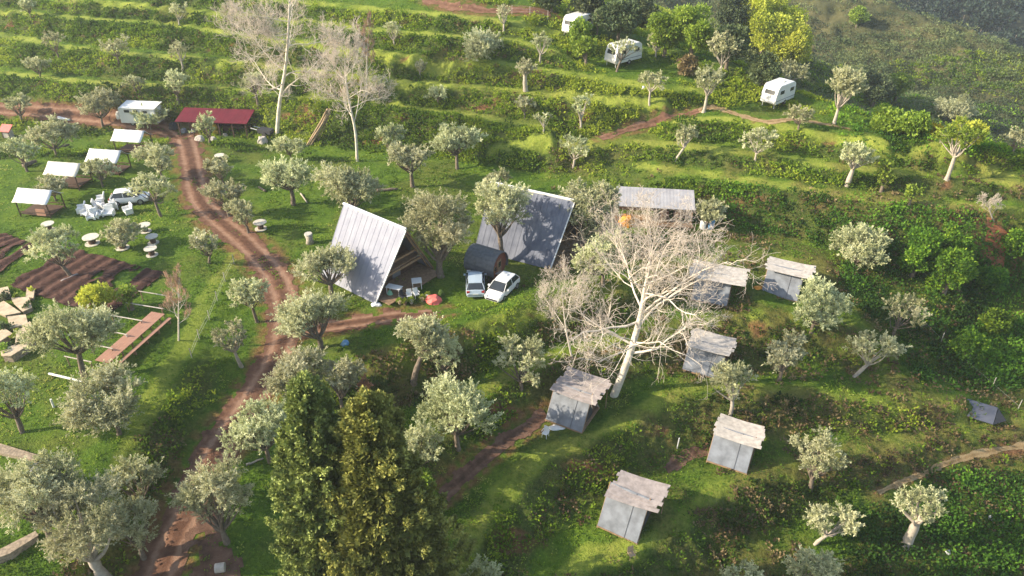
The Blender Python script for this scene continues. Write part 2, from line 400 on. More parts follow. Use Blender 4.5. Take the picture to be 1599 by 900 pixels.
def leafmat(name, stops, trans=.3, rough=.6, spec=.25):
    m, t, b = newmat(name)
    a = t.nodes.new('ShaderNodeAttribute'); a.attribute_name = 'tint'
    c = ramp(t, a.outputs['Fac'], stops)
    oi = t.nodes.new('ShaderNodeObjectInfo')
    hs = t.nodes.new('ShaderNodeHueSaturation'); t.links.new(c, hs.inputs['Color'])
    t.links.new(mathn(t, 'ADD', mathn(t, 'MULTIPLY', oi.outputs['Random'], .35), .82), hs.inputs['Value'])
    t.links.new(mathn(t, 'ADD', mathn(t, 'MULTIPLY', oi.outputs['Random'], .035), .4825), hs.inputs['Hue'])
    c = hs.outputs[0]
    t.links.new(c, b.inputs['Base Color']); b.inputs['Roughness'].default_value = rough; b.inputs['Specular IOR Level'].default_value = spec
    tr = t.nodes.new('ShaderNodeBsdfTranslucent'); t.links.new(c, tr.inputs[0])
    mx = t.nodes.new('ShaderNodeMixShader'); mx.inputs[0].default_value = trans
    t.links.new(b.outputs[0], mx.inputs[1]); t.links.new(tr.outputs[0], mx.inputs[2])
    t.links.new(mx.outputs[0], t.nodes['Material Output'].inputs[0]); return m
M = {}
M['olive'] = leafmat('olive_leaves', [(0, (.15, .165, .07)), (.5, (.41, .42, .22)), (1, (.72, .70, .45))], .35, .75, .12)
M['green'] = leafmat('spring_leaves', [(0, (.07, .12, .02)), (.5, (.22, .30, .035)), (1, (.38, .44, .06))], .4)
M['lime'] = leafmat('lime_leaves', [(0, (.20, .25, .03)), (.5, (.48, .52, .06)), (1, (.70, .70, .12))], .4)
M['dark'] = leafmat('evergreen_leaves', [(0, (.03, .05, .02)), (.5, (.08, .11, .045)), (1, (.15, .18, .07))], .2)
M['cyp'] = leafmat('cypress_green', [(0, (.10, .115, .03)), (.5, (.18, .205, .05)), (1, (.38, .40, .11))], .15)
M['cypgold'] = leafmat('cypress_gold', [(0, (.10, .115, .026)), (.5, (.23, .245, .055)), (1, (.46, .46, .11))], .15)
M['bramble'] = leafmat('bramble', [(0, (.03, .06, .012)), (.4, (.075, .16, .02)), (.75, (.19, .32, .028)), (1, (.34, .43, .045))], .4, .8, .1)
M['bracken'] = leafmat('dry_bracken', [(0, (.07, .045, .025)), (.5, (.17, .115, .055)), (1, (.30, .23, .11))], .25)
M['tuft'] = leafmat('grass_tufts', [(0, (.07, .13, .02)), (.5, (.14, .24, .024)), (.8, (.27, .36, .04)), (1, (.42, .40, .12))], .4, .8, .1)
M['scrub'] = leafmat('scrub', [(0, (.05, .065, .028)), (.5, (.095, .125, .045)), (1, (.18, .20, .075))], .25)
M['forest'] = leafmat('forest_leaves', [(0, (.010, .022, .014)), (.5, (.028, .048, .028)), (1, (.07, .10, .05))], .15)
M['rust'] = leafmat('rusty_foliage', [(0, (.32, .15, .07)), (1, (.68, .38, .20))], .2)
M['gold'] = leafmat('gorse', [(0, (.30, .24, .02)), (1, (.62, .45, .03))], .25)
M['bark'] = simple('olive_bark', (.20, .155, .115), .9, .5, 5, bmp=.5)
M['barkpale'] = simple('pale_bark', (.42, .36, .29), .85, .3, 4, bmp=.3)
M['plane'] = simple('bare_bark', (.70, .61, .50), .8, .3, 2.5, bmp=.2)
M['twig'] = simple('twigs', (.60, .51, .42), .85, .25, 2.5)
M['twigrust'] = simple('rusty_twigs', (.48, .30, .20), .85, .25, 2.5)
M['roof'] = corrugated('roof_sheet', (.27, .275, .32), (.215, .22, .27), .45, 0, .45)
M['roof2'] = corrugated('roof_sheet_worn', (.16, .17, .21), (.09, .10, .135), .45, 0, .42, .1)
M['shedroof'] = corrugated('shed_sheet', (.36, .35, .36), (.24, .23, .24), .35, 0, .6)
M['redroof'] = corrugated('red_sheet', (.135, .016, .028), (.085, .012, .02), .4, 0, .5)
M['wood'] = simple('wood', (.30, .19, .11), .8, .35, 4, bmp=.3)
M['darkwood'] = simple('dark_wood', (.10, .055, .035), .8, .4, 4, bmp=.3)
M['redwood'] = simple('reddish_planks', (.36, .19, .13), .8, .2, 2, bmp=.2)
M['greywood'] = simple('grey_planks', (.34, .29, .27), .85, .35, 3, bmp=.4)
M['greywood2'] = simple('pale_planks', (.48, .43, .38), .85, .35, 3, bmp=.4)
M['panel'] = simple('grey_panel', (.19, .205, .235), .6, .45, 1.3)
M['panelseam'] = simple('panel_seam', (.10, .10, .11), .7)
M['canvas'] = simple('white_canvas', (.66, .65, .63), .8, .08, 1.5)
M['canvas2'] = simple('cream_canvas', (.60, .56, .48), .8, .1, 1.5)
M['white'] = simple('white_plastic', (.68, .67, .65), .5, .08, 3)
M['trailer'] = simple('trailer_shell', (.64, .63, .61), .45, .12, 1.2)
M['greenish'] = simple('greenish_panel', (.36, .46, .38), .6, .15, 2)
M['glass'] = simple('dark_glass', (.03, .035, .04), .15, .1, 3, spec=.6)
M['tyre'] = simple('tyre', (.03, .03, .03), .8)
M['rim'] = simple('rim', (.45, .45, .46), .35, metal=.6)
M['carsilver'] = simple('car_silver', (.40, .47, .54), .3, .04, 1, metal=.15)
M['carwhite'] = simple('car_white', (.66, .66, .66), .25, .03, 1)
M['redlamp'] = simple('red_lamp', (.4, .02, .02), .3)
M['lamp'] = simple('clear_lamp', (.6, .6, .6), .2)
M['plate'] = simple('plate', (.7, .7, .66), .5)
M['tarpblack'] = simple('grey_sheet', (.10, .105, .13), .5, .3, 1)
M['slate'] = simple('slate_shingles', (.10, .11, .125), .6, .4, 4, bmp=.4)
M['barrelfront'] = simple('stained_boards', (.18, .055, .035), .7, .3, 4)
M['spool'] = simple('spool_wood', (.58, .53, .44), .85, .3, 4)
M['orange'] = simple('orange_tarp', (.75, .30, .04), .7, .35, 2)
M['coral'] = simple('coral_fabric', (.80, .17, .14), .7, .2, 3)
M['blue'] = simple('blue_plastic', (.16, .32, .52), .5, .2, 3)
M['mint'] = simple('mint_plastic', (.28, .62, .42), .5, .2, 3)
M['yellow'] = simple('yellow_paint', (.72, .46, .06), .6, .2, 3)
M['black'] = simple('black_stuff', (.035, .035, .04), .7, .3, 3)
M['stone'] = simple('sandstone', (.56, .43, .29), .9, .35, 2.2, bmp=.5)
M['stonewall'] = simple('dry_stone', (.40, .31, .22), .95, .55, 5, bmp=.8)
M['rock'] = simple('pale_rock', (.50, .46, .40), .9, .3, 3, bmp=.5)
M['metalpole'] = simple('galvanised', (.62, .62, .60), .5, .15, 3, metal=.2)
M['wire'] = simple('wire', (.45, .46, .42), .6)
M['straw'] = simple('dry_stalks', (.42, .30, .18), .9, .35, 5)
# ground
def ground_mat():
    m, t, b = newmat('ground')
    def att(n):
        a = t.nodes.new('ShaderNodeAttribute'); a.attribute_name = n; return a.outputs['Fac']
    n1 = noise_node(t, .33, 6, .62); n2 = noise_node(t, 3.2, 5, .7); n3 = noise_node(t, .11, 4, .55, dist=.6); n4 = noise_node(t, 9, 3, .7)
    grass = ramp(t, n1, [(.26, (.035, .09, .010)), (.45, (.085, .165, .016)), (.58, (.15, .23, .022)), (.74, (.25, .29, .04))])
    grass = mix(t, .55, grass, ramp(t, n2, [(.3, (.028, .065, .008)), (.55, (.11, .19, .018)), (.75, (.26, .32, .05))]))
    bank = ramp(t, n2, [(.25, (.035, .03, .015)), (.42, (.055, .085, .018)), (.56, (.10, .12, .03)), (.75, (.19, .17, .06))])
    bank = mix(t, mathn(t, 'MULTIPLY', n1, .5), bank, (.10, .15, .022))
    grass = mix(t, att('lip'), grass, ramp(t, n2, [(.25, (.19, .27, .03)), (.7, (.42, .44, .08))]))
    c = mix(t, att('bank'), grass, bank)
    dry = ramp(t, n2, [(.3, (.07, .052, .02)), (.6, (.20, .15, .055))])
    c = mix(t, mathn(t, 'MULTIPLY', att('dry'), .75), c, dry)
    soil = ramp(t, n2, [(.3, (.16, .065, .035)), (.6, (.30, .135, .075)), (.8, (.38, .20, .12))])
    c = mix(t, att('soil'), c, soil)
    far = ramp(t, n3, [(.3, (.07, .075, .035)), (.5, (.11, .11, .045)), (.7, (.18, .155, .07))])
    c = mix(t, att('far'), c, far)
    c = mix(t, .35, c, ramp(t, n4, [(.3, (.3, .3, .3)), (.7, (1, 1, 1))]), 'MULTIPLY')
    t.links.new(c, b.inputs['Base Color']); b.inputs['Roughness'].default_value = .95; b.inputs['Specular IOR Level'].default_value = .1
    bump(t, b, mathn(t, 'ADD', n2, n4), .9, .25)
    return m
M['ground'] = ground_mat()
def dirt_mat(name, stops, fine=True):
    m, t, b = newmat(name)
    a = t.nodes.new('ShaderNodeAttribute'); a.attribute_name = 'tint'
    n2 = noise_node(t, 2.2, 6, .65); n4 = noise_node(t, 14, 3, .7)
    f = mathn(t, 'ADD', mathn(t, 'MULTIPLY', n2, .55), mathn(t, 'MULTIPLY', a.outputs['Fac'], .45))
    c = ramp(t, f, stops)
    c = mix(t, .3, c, ramp(t, n4, [(.3, (.4, .4, .4)), (.7, (1, 1, 1))]), 'MULTIPLY')
    t.links.new(c, b.inputs['Base Color']); b.inputs['Roughness'].default_value = .95; b.inputs['Specular IOR Level'].default_value = .1
    bump(t, b, mathn(t, 'ADD', n2, n4), .8, .12); return m
M['dirt'] = dirt_mat('dirt', [(.25, (.11, .055, .035)), (.5, (.21, .11, .07)), (.75, (.33, .20, .135))])
M['redearth'] = dirt_mat('red_earth', [(.25, (.20, .07, .035)), (.5, (.36, .14, .07)), (.75, (.46, .22, .12))])
M['path'] = dirt_mat('path_earth', [(.25, (.20, .13, .06)), (.5, (.36, .25, .13)), (.75, (.48, .36, .20))])
M['darkpath'] = dirt_mat('damp_earth', [(.25, (.08, .045, .03)), (.5, (.17, .095, .065)), (.75, (.26, .16, .11))])
M['plough'] = dirt_mat('ploughed', [(.25, (.035, .018, .014)), (.5, (.085, .042, .033)), (.75, (.14, .075, .055))])
# ------------------------------------------------------------------ ground sheet
far_att = np.clip((GY-96)/8, 0, 1)*np.clip((GX-22)/10, 0, 1)*np.clip((1.5-Z)/3, 0, 1)
zx2, zy2 = slope_of(Z); sl2 = np.hypot(zx2, zy2)
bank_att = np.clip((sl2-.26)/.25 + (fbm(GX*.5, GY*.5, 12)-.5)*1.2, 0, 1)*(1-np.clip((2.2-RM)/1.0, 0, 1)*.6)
# drier brownish grass on the lower right slopes, here and there elsewhere
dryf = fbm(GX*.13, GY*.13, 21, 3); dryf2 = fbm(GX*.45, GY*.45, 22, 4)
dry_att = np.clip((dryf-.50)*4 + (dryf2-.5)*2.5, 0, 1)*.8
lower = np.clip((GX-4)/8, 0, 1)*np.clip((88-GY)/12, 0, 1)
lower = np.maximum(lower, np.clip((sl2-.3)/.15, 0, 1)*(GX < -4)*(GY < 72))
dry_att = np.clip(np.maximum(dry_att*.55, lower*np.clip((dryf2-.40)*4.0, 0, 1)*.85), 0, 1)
soil_att = np.clip((fbm(GX*.22, GY*.5, 33, 4)-.70)*14, 0, 1)*np.clip((sl2-.45)/.2, 0, 1)*.8
soil_att = np.maximum(soil_att, np.clip(1-abs(RM-1)*1.6, 0, 1)*np.clip((fbm(GX*1.5, GY*1.5, 41)-.36)*5, 0, 1)*.8)
# cropped yellow green grass along the terrace edges
lip_att = LIPD*np.clip(.45+(fbm(GX*.25, GY*.25, 62, 3)-.3)*2.2, 0, 1)
hillz = np.clip((GY-84)/6, 0, 1)*np.clip((Z-.6)/.6, 0, 1)*(GY < 150)
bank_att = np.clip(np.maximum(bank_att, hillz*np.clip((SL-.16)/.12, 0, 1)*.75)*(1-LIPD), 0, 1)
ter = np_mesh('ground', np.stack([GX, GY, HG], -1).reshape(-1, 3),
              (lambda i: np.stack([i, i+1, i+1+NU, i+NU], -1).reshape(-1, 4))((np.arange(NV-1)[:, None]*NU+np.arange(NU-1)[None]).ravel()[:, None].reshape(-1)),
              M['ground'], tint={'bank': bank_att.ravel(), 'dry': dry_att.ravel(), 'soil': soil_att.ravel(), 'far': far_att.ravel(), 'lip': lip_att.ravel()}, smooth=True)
props(ter, kind='structure')
# outer ground so that the sheet runs on past every edge of the view
def skirt():
    xs = np.linspace(-480, 480, 61); ys = np.linspace(-40, 460, 61)
    X_, Y_ = np.meshgrid(xs, ys); Z_ = -95+0*X_ + (fbm(X_*.004, Y_*.004, 77, 4)-.5)*50
    i = (np.arange(60)[:, None]*61+np.arange(60)[None]).ravel()
    o = np_mesh('valley_floor', np.stack([X_, Y_, Z_], -1).reshape(-1, 3), np.stack([i, i+1, i+62, i+61], -1), M['scrubground'], smooth=True)
    props(o, kind='structure')
M['scrubground'] = simple('scrub_ground', (.10, .11, .05), .95, .5, .05, bmp=.3)
skirt()
# ------------------------------------------------------------------ ribbons: road, paths
def ribbon(name, L, hw, mat, ragged=.35, nw=15, lift=.035, ruts=True, fade=None):
    n = len(L); d = np.gradient(L, axis=0); d /= np.linalg.norm(d, axis=1)[:, None]+1e-9; nrm = np.stack([-d[:, 1], d[:, 0]], 1)
    tl = np.linspace(-1.5, 1.5, nw)
    X_ = L[:, None, 0]+nrm[:, None, 0]*tl[None]*hw; Y_ = L[:, None, 1]+nrm[:, None, 1]*tl[None]*hw
    rut = np.exp(-((abs(tl)-.48)/.17)**2)[None]
    z = gsample(HG, X_, Y_)+lift - (rut*.03 if ruts else 0)
    nn = fbm(X_*1.1, Y_*1.1, 55, 4); s_edge = abs(tl)[None]+(nn-.5)*ragged*3
    lim = np.ones(n) if fade is None else fade(np.linspace(0, 1, n))
    keep = s_edge < lim[:, None]
    tint = np.clip(.5+(rut*.8-.25 if ruts else 0)+(fbm(X_*2.5, Y_*2.5, 57, 3)-.5)*.8 - .25*(abs(tl)[None] < .2), 0, 1)
    i = np.arange(n-1)[:, None]*nw+np.arange(nw-1)[None]
    kf = keep[:-1, :-1] & keep[1:, :-1] & keep[1:, 1:] & keep[:-1, 1:]
    i = i[kf]
    o = np_mesh(name, np.stack([X_, Y_, z], -1).reshape(-1, 3), np.stack([i, i+1, i+nw+1, i+nw], -1), mat, tint=tint.ravel(), smooth=True)
    return props(o, kind='structure')
def dens(L, k=3):
    t = np.linspace(0, len(L)-1, (len(L)-1)*k+1); return np.stack([np.interp(t, np.arange(len(L)), L[:, c]) for c in (0, 1)], 1)
ribbon('dirt_road', dens(RL['main'][0]), 1.62, M['dirt'], nw=31)
ribbon('west_track', dens(RL['west'][0]), 1.15, M['dirt'], nw=25)
ribbon('farm_track', dens(RL['branch'][0]), 1.2, M['dirt'], .85, 25, fade=lambda u: np.clip((1.02-u)*3.2, 0, 1)*1.0)
def path(name, pix, hw, mat, rag=.4, ruts=False):
    L = dens(spline(ground_line(pix, HG)), 3); return ribbon(name, L, hw, mat, rag, 17, .04, ruts)
path('hill_path', [(938,217),(965,208),(1000,197),(1045,182),(1092,174)], .55, M['dirt'])
path('terrace_path', [(1092,174),(1130,172),(1190,190),(1250,188),(1330,202)], .55, M['path'], .6)
path('grass_path', [(1372,770),(1430,745),(1500,718),(1560,703),(1640,690)], .24, M['path'], .45)
path('earth_path', [(690,775),(720,748),(760,712),(810,675),(855,650)], .65, M['darkpath'], .5)
path('upper_track', [(640,-12),(690,6),(740,14),(800,17),(860,22)], .9, M['dirt'], .6)
path('bare_bank', [(1540,372),(1556,385),(1570,402)], 1.3, M['redearth'], .8)
path('bare_earth', [(318,800),(322,850),(330,905),(335,960)], 1.3, M['darkpath'], 1.0)
path('cabin_path', [(1040,735),(1075,712),(1110,700)], .6, M['darkpath'], .5)
# ploughed plots: furrowed sheets of their own
def plot(name, pix, nf, amp=.10):
    c = [at(*p) for p in pix]; n = 160; u = np.linspace(0, 1, n)
    U, V = np.meshgrid(u, u)
    X_ = (c[0].x*(1-U)+c[1].x*U)*(1-V)+(c[3].x*(1-U)+c[2].x*U)*V; Y_ = (c[0].y*(1-U)+c[1].y*U)*(1-V)+(c[3].y*(1-U)+c[2].y*U)*V
    z = gsample(HG, X_, Y_)+.15+amp*np.sin(V*nf*2*math.pi+1.5*fbm(X_*.4, Y_*.4, 3))*.5 + (fbm(X_*2, Y_*2, 8)-.5)*.15
    e = np.minimum.reduce([U, 1-U, V, 1-V]); keep = (e + (fbm(X_*.9, Y_*.9, 66)-.5)*.09) > .008
    # weeds left standing in strips
    weed = (fbm(U*3.0, V*13, 71, 3) > .62) & (V > .5) & (U > .1)
    keep &= ~weed
    i = (np.arange(n-1)[:, None]*n+np.arange(n-1)[None]); kf = keep[:-1, :-1] & keep[1:, 1:] & keep[:-1, 1:] & keep[1:, :-1]; i = i[kf]
    o = np_mesh(name, np.stack([X_, Y_, z], -1).reshape(-1, 3), np.stack([i, i+1, i+n+1, i+n], -1), M['plough'], tint=(.5+.4*np.sin(V*nf*6.28+1)).clip(0, 1).ravel(), smooth=True)
    props(o, kind='structure'); return (X_, Y_, keep)
PLOTS = [plot('ploughed_plot', [(8,447),(112,388),(262,428),(165,500)], 9), plot('ploughed_bed', [(-60,372),(10,366),(58,384),(-30,450)], 5)]

# ------------------------------------------------------------------ haze: the air over the valley
def haze():
    m = bpy.data.materials.new('haze'); m.use_nodes = True; t = m.node_tree; t.nodes.clear()
    o = t.nodes.new('ShaderNodeOutputMaterial'); v = t.nodes.new('ShaderNodeVolumePrincipled')
    v.inputs['Color'].default_value = (.86, .92, 1, 1); v.inputs['Density'].default_value = .0003; v.inputs['Anisotropy'].default_value = .2
    t.links.new(v.outputs[0], o.inputs['Volume'])
    b_ = MB().box((0, 205, -40), (980, 530, 170)).build('haze', m); props(b_, kind='stuff')
haze()
# ------------------------------------------------------------------ leaves, trunks, crowns
def sprigs(rng, pos, dirs, L, Wd, tint, jit=.5):
    """one slim diamond per sprig, in numpy"""
    n = len(pos)
    d = dirs + rng.normal(0, jit, (n, 3)); d /= np.linalg.norm(d, axis=1)[:, None]+1e-9
    r = rng.normal(0, 1, (n, 3)); s = np.cross(d, r); s /= np.linalg.norm(s, axis=1)[:, None]+1e-9
    L = L*rng.uniform(.6, 1.3, n)[:, None]; Wd = Wd*rng.uniform(.7, 1.3, n)[:, None]
    V = np.stack([pos, pos+d*L*.5+s*Wd*.5, pos+d*L, pos+d*L*.5-s*Wd*.5], 1).reshape(-1, 3)
    F = np.arange(4*n).reshape(n, 4)
    return V, F, np.repeat(tint, 4)
def sphere_pts(rng, n):
    p = rng.normal(0, 1, (n, 3)); return p/np.linalg.norm(p, axis=1)[:, None]
class TB:
    """many tapered tubes in one numpy mesh"""
    def __init__(s): s.V = []; s.F = []; s.n = 0
    def tube(s, pts, rad, k=5):
        pts = np.asarray(pts, float); n = len(pts); d = np.gradient(pts, axis=0); d /= np.linalg.norm(d, axis=1)[:, None]+1e-9
        ref = np.array([0., 0, 1]) if abs(d[0, 2]) < .85 else np.array([1., 0, 0])
        a = np.cross(d, ref); a /= np.linalg.norm(a, axis=1)[:, None]+1e-9; c = np.cross(d, a)
        th = np.arange(k)*2*math.pi/k
        ring = pts[:, None]+(a[:, None]*np.cos(th)[None, :, None]+c[:, None]*np.sin(th)[None, :, None])*np.asarray(rad)[:, None, None]
        s.V.append(ring.reshape(-1, 3)); i = np.arange(n-1)[:, None]*k+np.arange(k)[None]; j = np.arange(n-1)[:, None]*k+(np.arange(k)[None]+1) % k
        s.F.append((np.stack([i, j, j+k, i+k], -1).reshape(-1, 4))+s.n); s.n += n*k
    def build(s, name, mat, parent): return np_mesh(name, np.concatenate(s.V), np.concatenate(s.F), mat, parent, smooth=True)
def bez(a, b, c, n=6):
    t = np.linspace(0, 1, n)[:, None]; return (1-t)**2*a+2*t*(1-t)*b+t*t*c
def olive(loc, H, CW, seed, dens_=1.0, trunk_frac=.27, thick=1.0, lean=0, leafm='olive', bark='bark', ppm=12, open_=0.0, name='olive_tree', flatten=1.0):
    """gnarled trunk, forked limbs, crown of feathery clumps; origin at the foot"""
    rng = np.random.default_rng(seed)
    R_ = CW/2; ht = H*trunk_frac; ch = (H-ht)
    root = empty(name, loc, 0)
    tr = TB(); r0 = (.045+.021*H)*thick
    foot = np.array([0., 0, -.25]); top = np.array([lean*ht+rng.normal(0, .08)*ht, rng.normal(0, .1)*ht, ht])
    mid = np.array([top[0]*.3+rng.normal(0, .1), rng.normal(0, .1), ht*.5])
    pth = bez(foot, mid, top, 7); rad = r0*np.linspace(1.25, .8, 7)*(1+rng.normal(0, .08, 7)); rad[0] *= 1.3
    tr.tube(pth, rad, 8)
    nc = int(rng.integers(12, 17)*(1+.25*max(R_-2.0, 0))*(1-open_*.35))
    cz = ht+ch*.46
    cen = []
    nl = int(rng.integers(2, 5)); la = rng.uniform(0, 6.28)+np.arange(nl)*6.283/nl+rng.normal(0, .4, nl)
    lobes = np.stack([np.cos(la)*R_*.5+top[0], np.sin(la)*R_*.5+top[1], cz+rng.uniform(-.25, .4, nl)*ch*.5], 1)
    for k in range(nc*14):
        if len(cen) >= nc: break
        p = sphere_pts(rng, 1)[0]; p[2] = abs(p[2])*1.15-.40 if rng.random() < .7 else p[2]*.8
        rr = rng.uniform(.45, .82)
        q = np.array([p[0]*R_*rr*1.05+top[0], p[1]*R_*rr+top[1], cz+p[2]*ch*.55*rr*flatten])
        if k < nc*9 and np.min(np.linalg.norm((lobes-q)/np.array([R_, R_, ch*.6]), axis=1)) > .52: continue
        if all(np.linalg.norm((q-c)/np.array([R_, R_, ch*.5])) > .33-.1*(len(cen) > 12) for c in cen): cen.append(q)
    pos = []; dr = []; ti = []
    for c in cen:
        rc = R_*rng.uniform(.17, .38)*(1-.25*open_)
        hub = np.array([top[0]*.9, top[1]*.9, ht*.85])
        m = (hub+c)/2+rng.normal(0, .12, 3)*R_; m[2] -= ch*.06
        tr.tube(bez(pth[-2], m, c-np.array([0, 0, rc*.2]), 6), r0*.55*np.linspace(1, .22, 6), 5)
        for _ in range(4):
            e = c+sphere_pts(rng, 1)[0]*rc*.8; tr.tube(bez(c-np.array([0, 0, rc*.3]), (c+e)/2, e, 3), r0*.12*np.linspace(1, .3, 3), 3)
        area = 4*math.pi*rc*rc
        n = int(area*np.clip(ppm*ppm*.62, 30, 190)*dens_)
        # plumes: short shoots growing up and out of the clump
        ns = max(5, int(n/22)); sp = sphere_pts(rng, ns); sp[:, 2] = sp[:, 2]*.8+.15
        b0 = c+sp*rc*rng.uniform(.25, .8, ns)[:, None]*np.array([1, 1, .85])
        sd = sp+np.array([0, 0, .55])+rng.normal(0, .25, (ns, 3)); sd /= np.linalg.norm(sd, axis=1)[:, None]
        sl_ = rc*rng.uniform(.5, 1.15, ns)
        idx = rng.integers(0, ns, n); f = rng.uniform(0, 1, n)
        p = b0[idx]+sd[idx]*(sl_[idx]*f)[:, None]+rng.normal(0, 1, (n, 3))*rc*.075*(1.25-f[:, None])
        pos.append(p); dr.append(sd[idx])
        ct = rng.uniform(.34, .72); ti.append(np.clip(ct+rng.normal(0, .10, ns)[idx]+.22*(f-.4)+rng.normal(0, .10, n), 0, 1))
    pos = np.concatenate(pos); dr = np.concatenate(dr); ti = np.concatenate(ti)
    leaf = float(np.clip(2.7/ppm, .15, .34))
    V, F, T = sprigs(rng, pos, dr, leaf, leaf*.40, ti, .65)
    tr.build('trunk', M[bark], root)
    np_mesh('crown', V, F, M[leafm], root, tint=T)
    return root
def broad(loc, H, CW, seed, leafm, name='broadleaf_tree', ppm=10, trunk_frac=.2, dens_=1.0, nclump=34, bark='bark', leaf=None, aspect=1.0, parts=True):
    """full round crown made of leaf clumps of uneven size, with hollows"""
    rng = np.random.default_rng(seed); R_ = CW/2; ht = H*trunk_frac
    root = empty(name, loc, 0); tr = TB(); r0 = .10+.028*H
    tr.tube(bez(np.array([0, 0, -.3]), np.array([.1, 0, ht]), np.array([0, .1, H*.7]), 7), r0*np.linspace(1.2, .4, 7), 7)
    cz = ht+(H-ht)*.5; hz = (H-ht)*.5; pos = []; dr = []; ti = []
    for k in range(nclump):
        p = sphere_pts(rng, 1)[0]; rr = rng.uniform(.5, .85) if k > 4 else rng.uniform(0, .3)
        c = np.array([p[0]*R_*rr, p[1]*R_*rr, cz+p[2]*hz*rr]); rc = R_*rng.uniform(.2, .36)
        if k % 2 == 0: tr.tube(bez(np.array([0, 0, ht*.9]), (c*.5+np.array([0, 0, ht*.4])), c, 5), r0*.35*np.linspace(1, .2, 5), 4)
        n = int(4*math.pi*rc*rc*np.clip(ppm*ppm*.42, 20, 130)*dens_)
        s = sphere_pts(rng, n); lump = 1+.28*np.sin(s[:, 0]*5+k)*np.cos(s[:, 1]*6+2*k)
        pos.append(c+s*(rc*lump*rng.uniform(.65, 1.05, n)**.6)[:, None]*np.array([1, 1, .85])); dr.append(s+np.array([0, 0, .3]))
        ti.append(np.clip(rng.uniform(.3, .7)+rng.normal(0, .15, n), 0, 1))
    pos = np.concatenate(pos); dr = np.concatenate(dr); ti = np.concatenate(ti); leaf = leaf or float(np.clip(3.0/ppm, .16, .42))
    V, F, T = sprigs(rng, pos, dr, leaf, leaf*.62, ti, .7)
    tr.build('trunk', M[bark], root); np_mesh('crown', V, F, M[leafm], root, tint=T); return root
def cypress(loc, H, CW, seed, leafm, name='cypress_tree', n=26000):
    rng = np.random.default_rng(seed); root = empty(name, loc, 0); tr = TB()
    tr.tube(np.array([[0, 0, -.3], [0, 0, H*.4], [.05, 0, H*.9]]), [.42, .28, .05], 8)
    # upright plumes packed on a tapering column
    npl = 620; h = rng.uniform(0, 1, npl)**1.15; th = rng.uniform(0, 2*math.pi, npl)
    prof = (np.clip(h*5+.25, 0, 1)*(1-h)**.62)*(1+.16*np.sin(th*3+h*7+seed))
    r = CW/2*prof*rng.uniform(.55, 1.0, npl)
    base = np.stack([r*np.cos(th), r*np.sin(th), .6+h*(H-1.1)], 1)
    d = np.stack([np.cos(th)*.42, np.sin(th)*.42, np.full(npl, .95)], 1)+rng.normal(0, .12, (npl, 3)); d /= np.linalg.norm(d, axis=1)[:, None]
    ln = rng.uniform(.5, 1.25, npl)*(.5+.5*prof/prof.max())
    idx = rng.integers(0, npl, n); f = rng.uniform(0, 1, n)**.8
    wd = (.30*np.sin(f*2.6+.35))[:, None]
    p = base[idx]+d[idx]*(ln[idx]*f)[:, None]+rng.normal(0, 1, (n, 3))*wd*.42
    ti = np.clip(rng.uniform(.2, .7, npl)[idx]+.30*(f-.5)+rng.normal(0, .08, n), 0, 1)
    V, F, T = sprigs(rng, p, d[idx], .20, .125, ti, .75)
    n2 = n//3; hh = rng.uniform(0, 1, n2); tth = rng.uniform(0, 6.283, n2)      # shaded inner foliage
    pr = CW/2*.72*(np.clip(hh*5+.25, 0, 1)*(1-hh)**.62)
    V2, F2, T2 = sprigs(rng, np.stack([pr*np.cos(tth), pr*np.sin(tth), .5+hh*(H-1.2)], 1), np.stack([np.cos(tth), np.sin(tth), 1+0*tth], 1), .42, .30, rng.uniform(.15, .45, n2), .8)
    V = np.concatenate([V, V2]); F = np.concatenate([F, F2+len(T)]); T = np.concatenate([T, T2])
    tr.build('trunk', M['bark'], root); np_mesh('crown', V, F, M[leafm], root, tint=T); return root
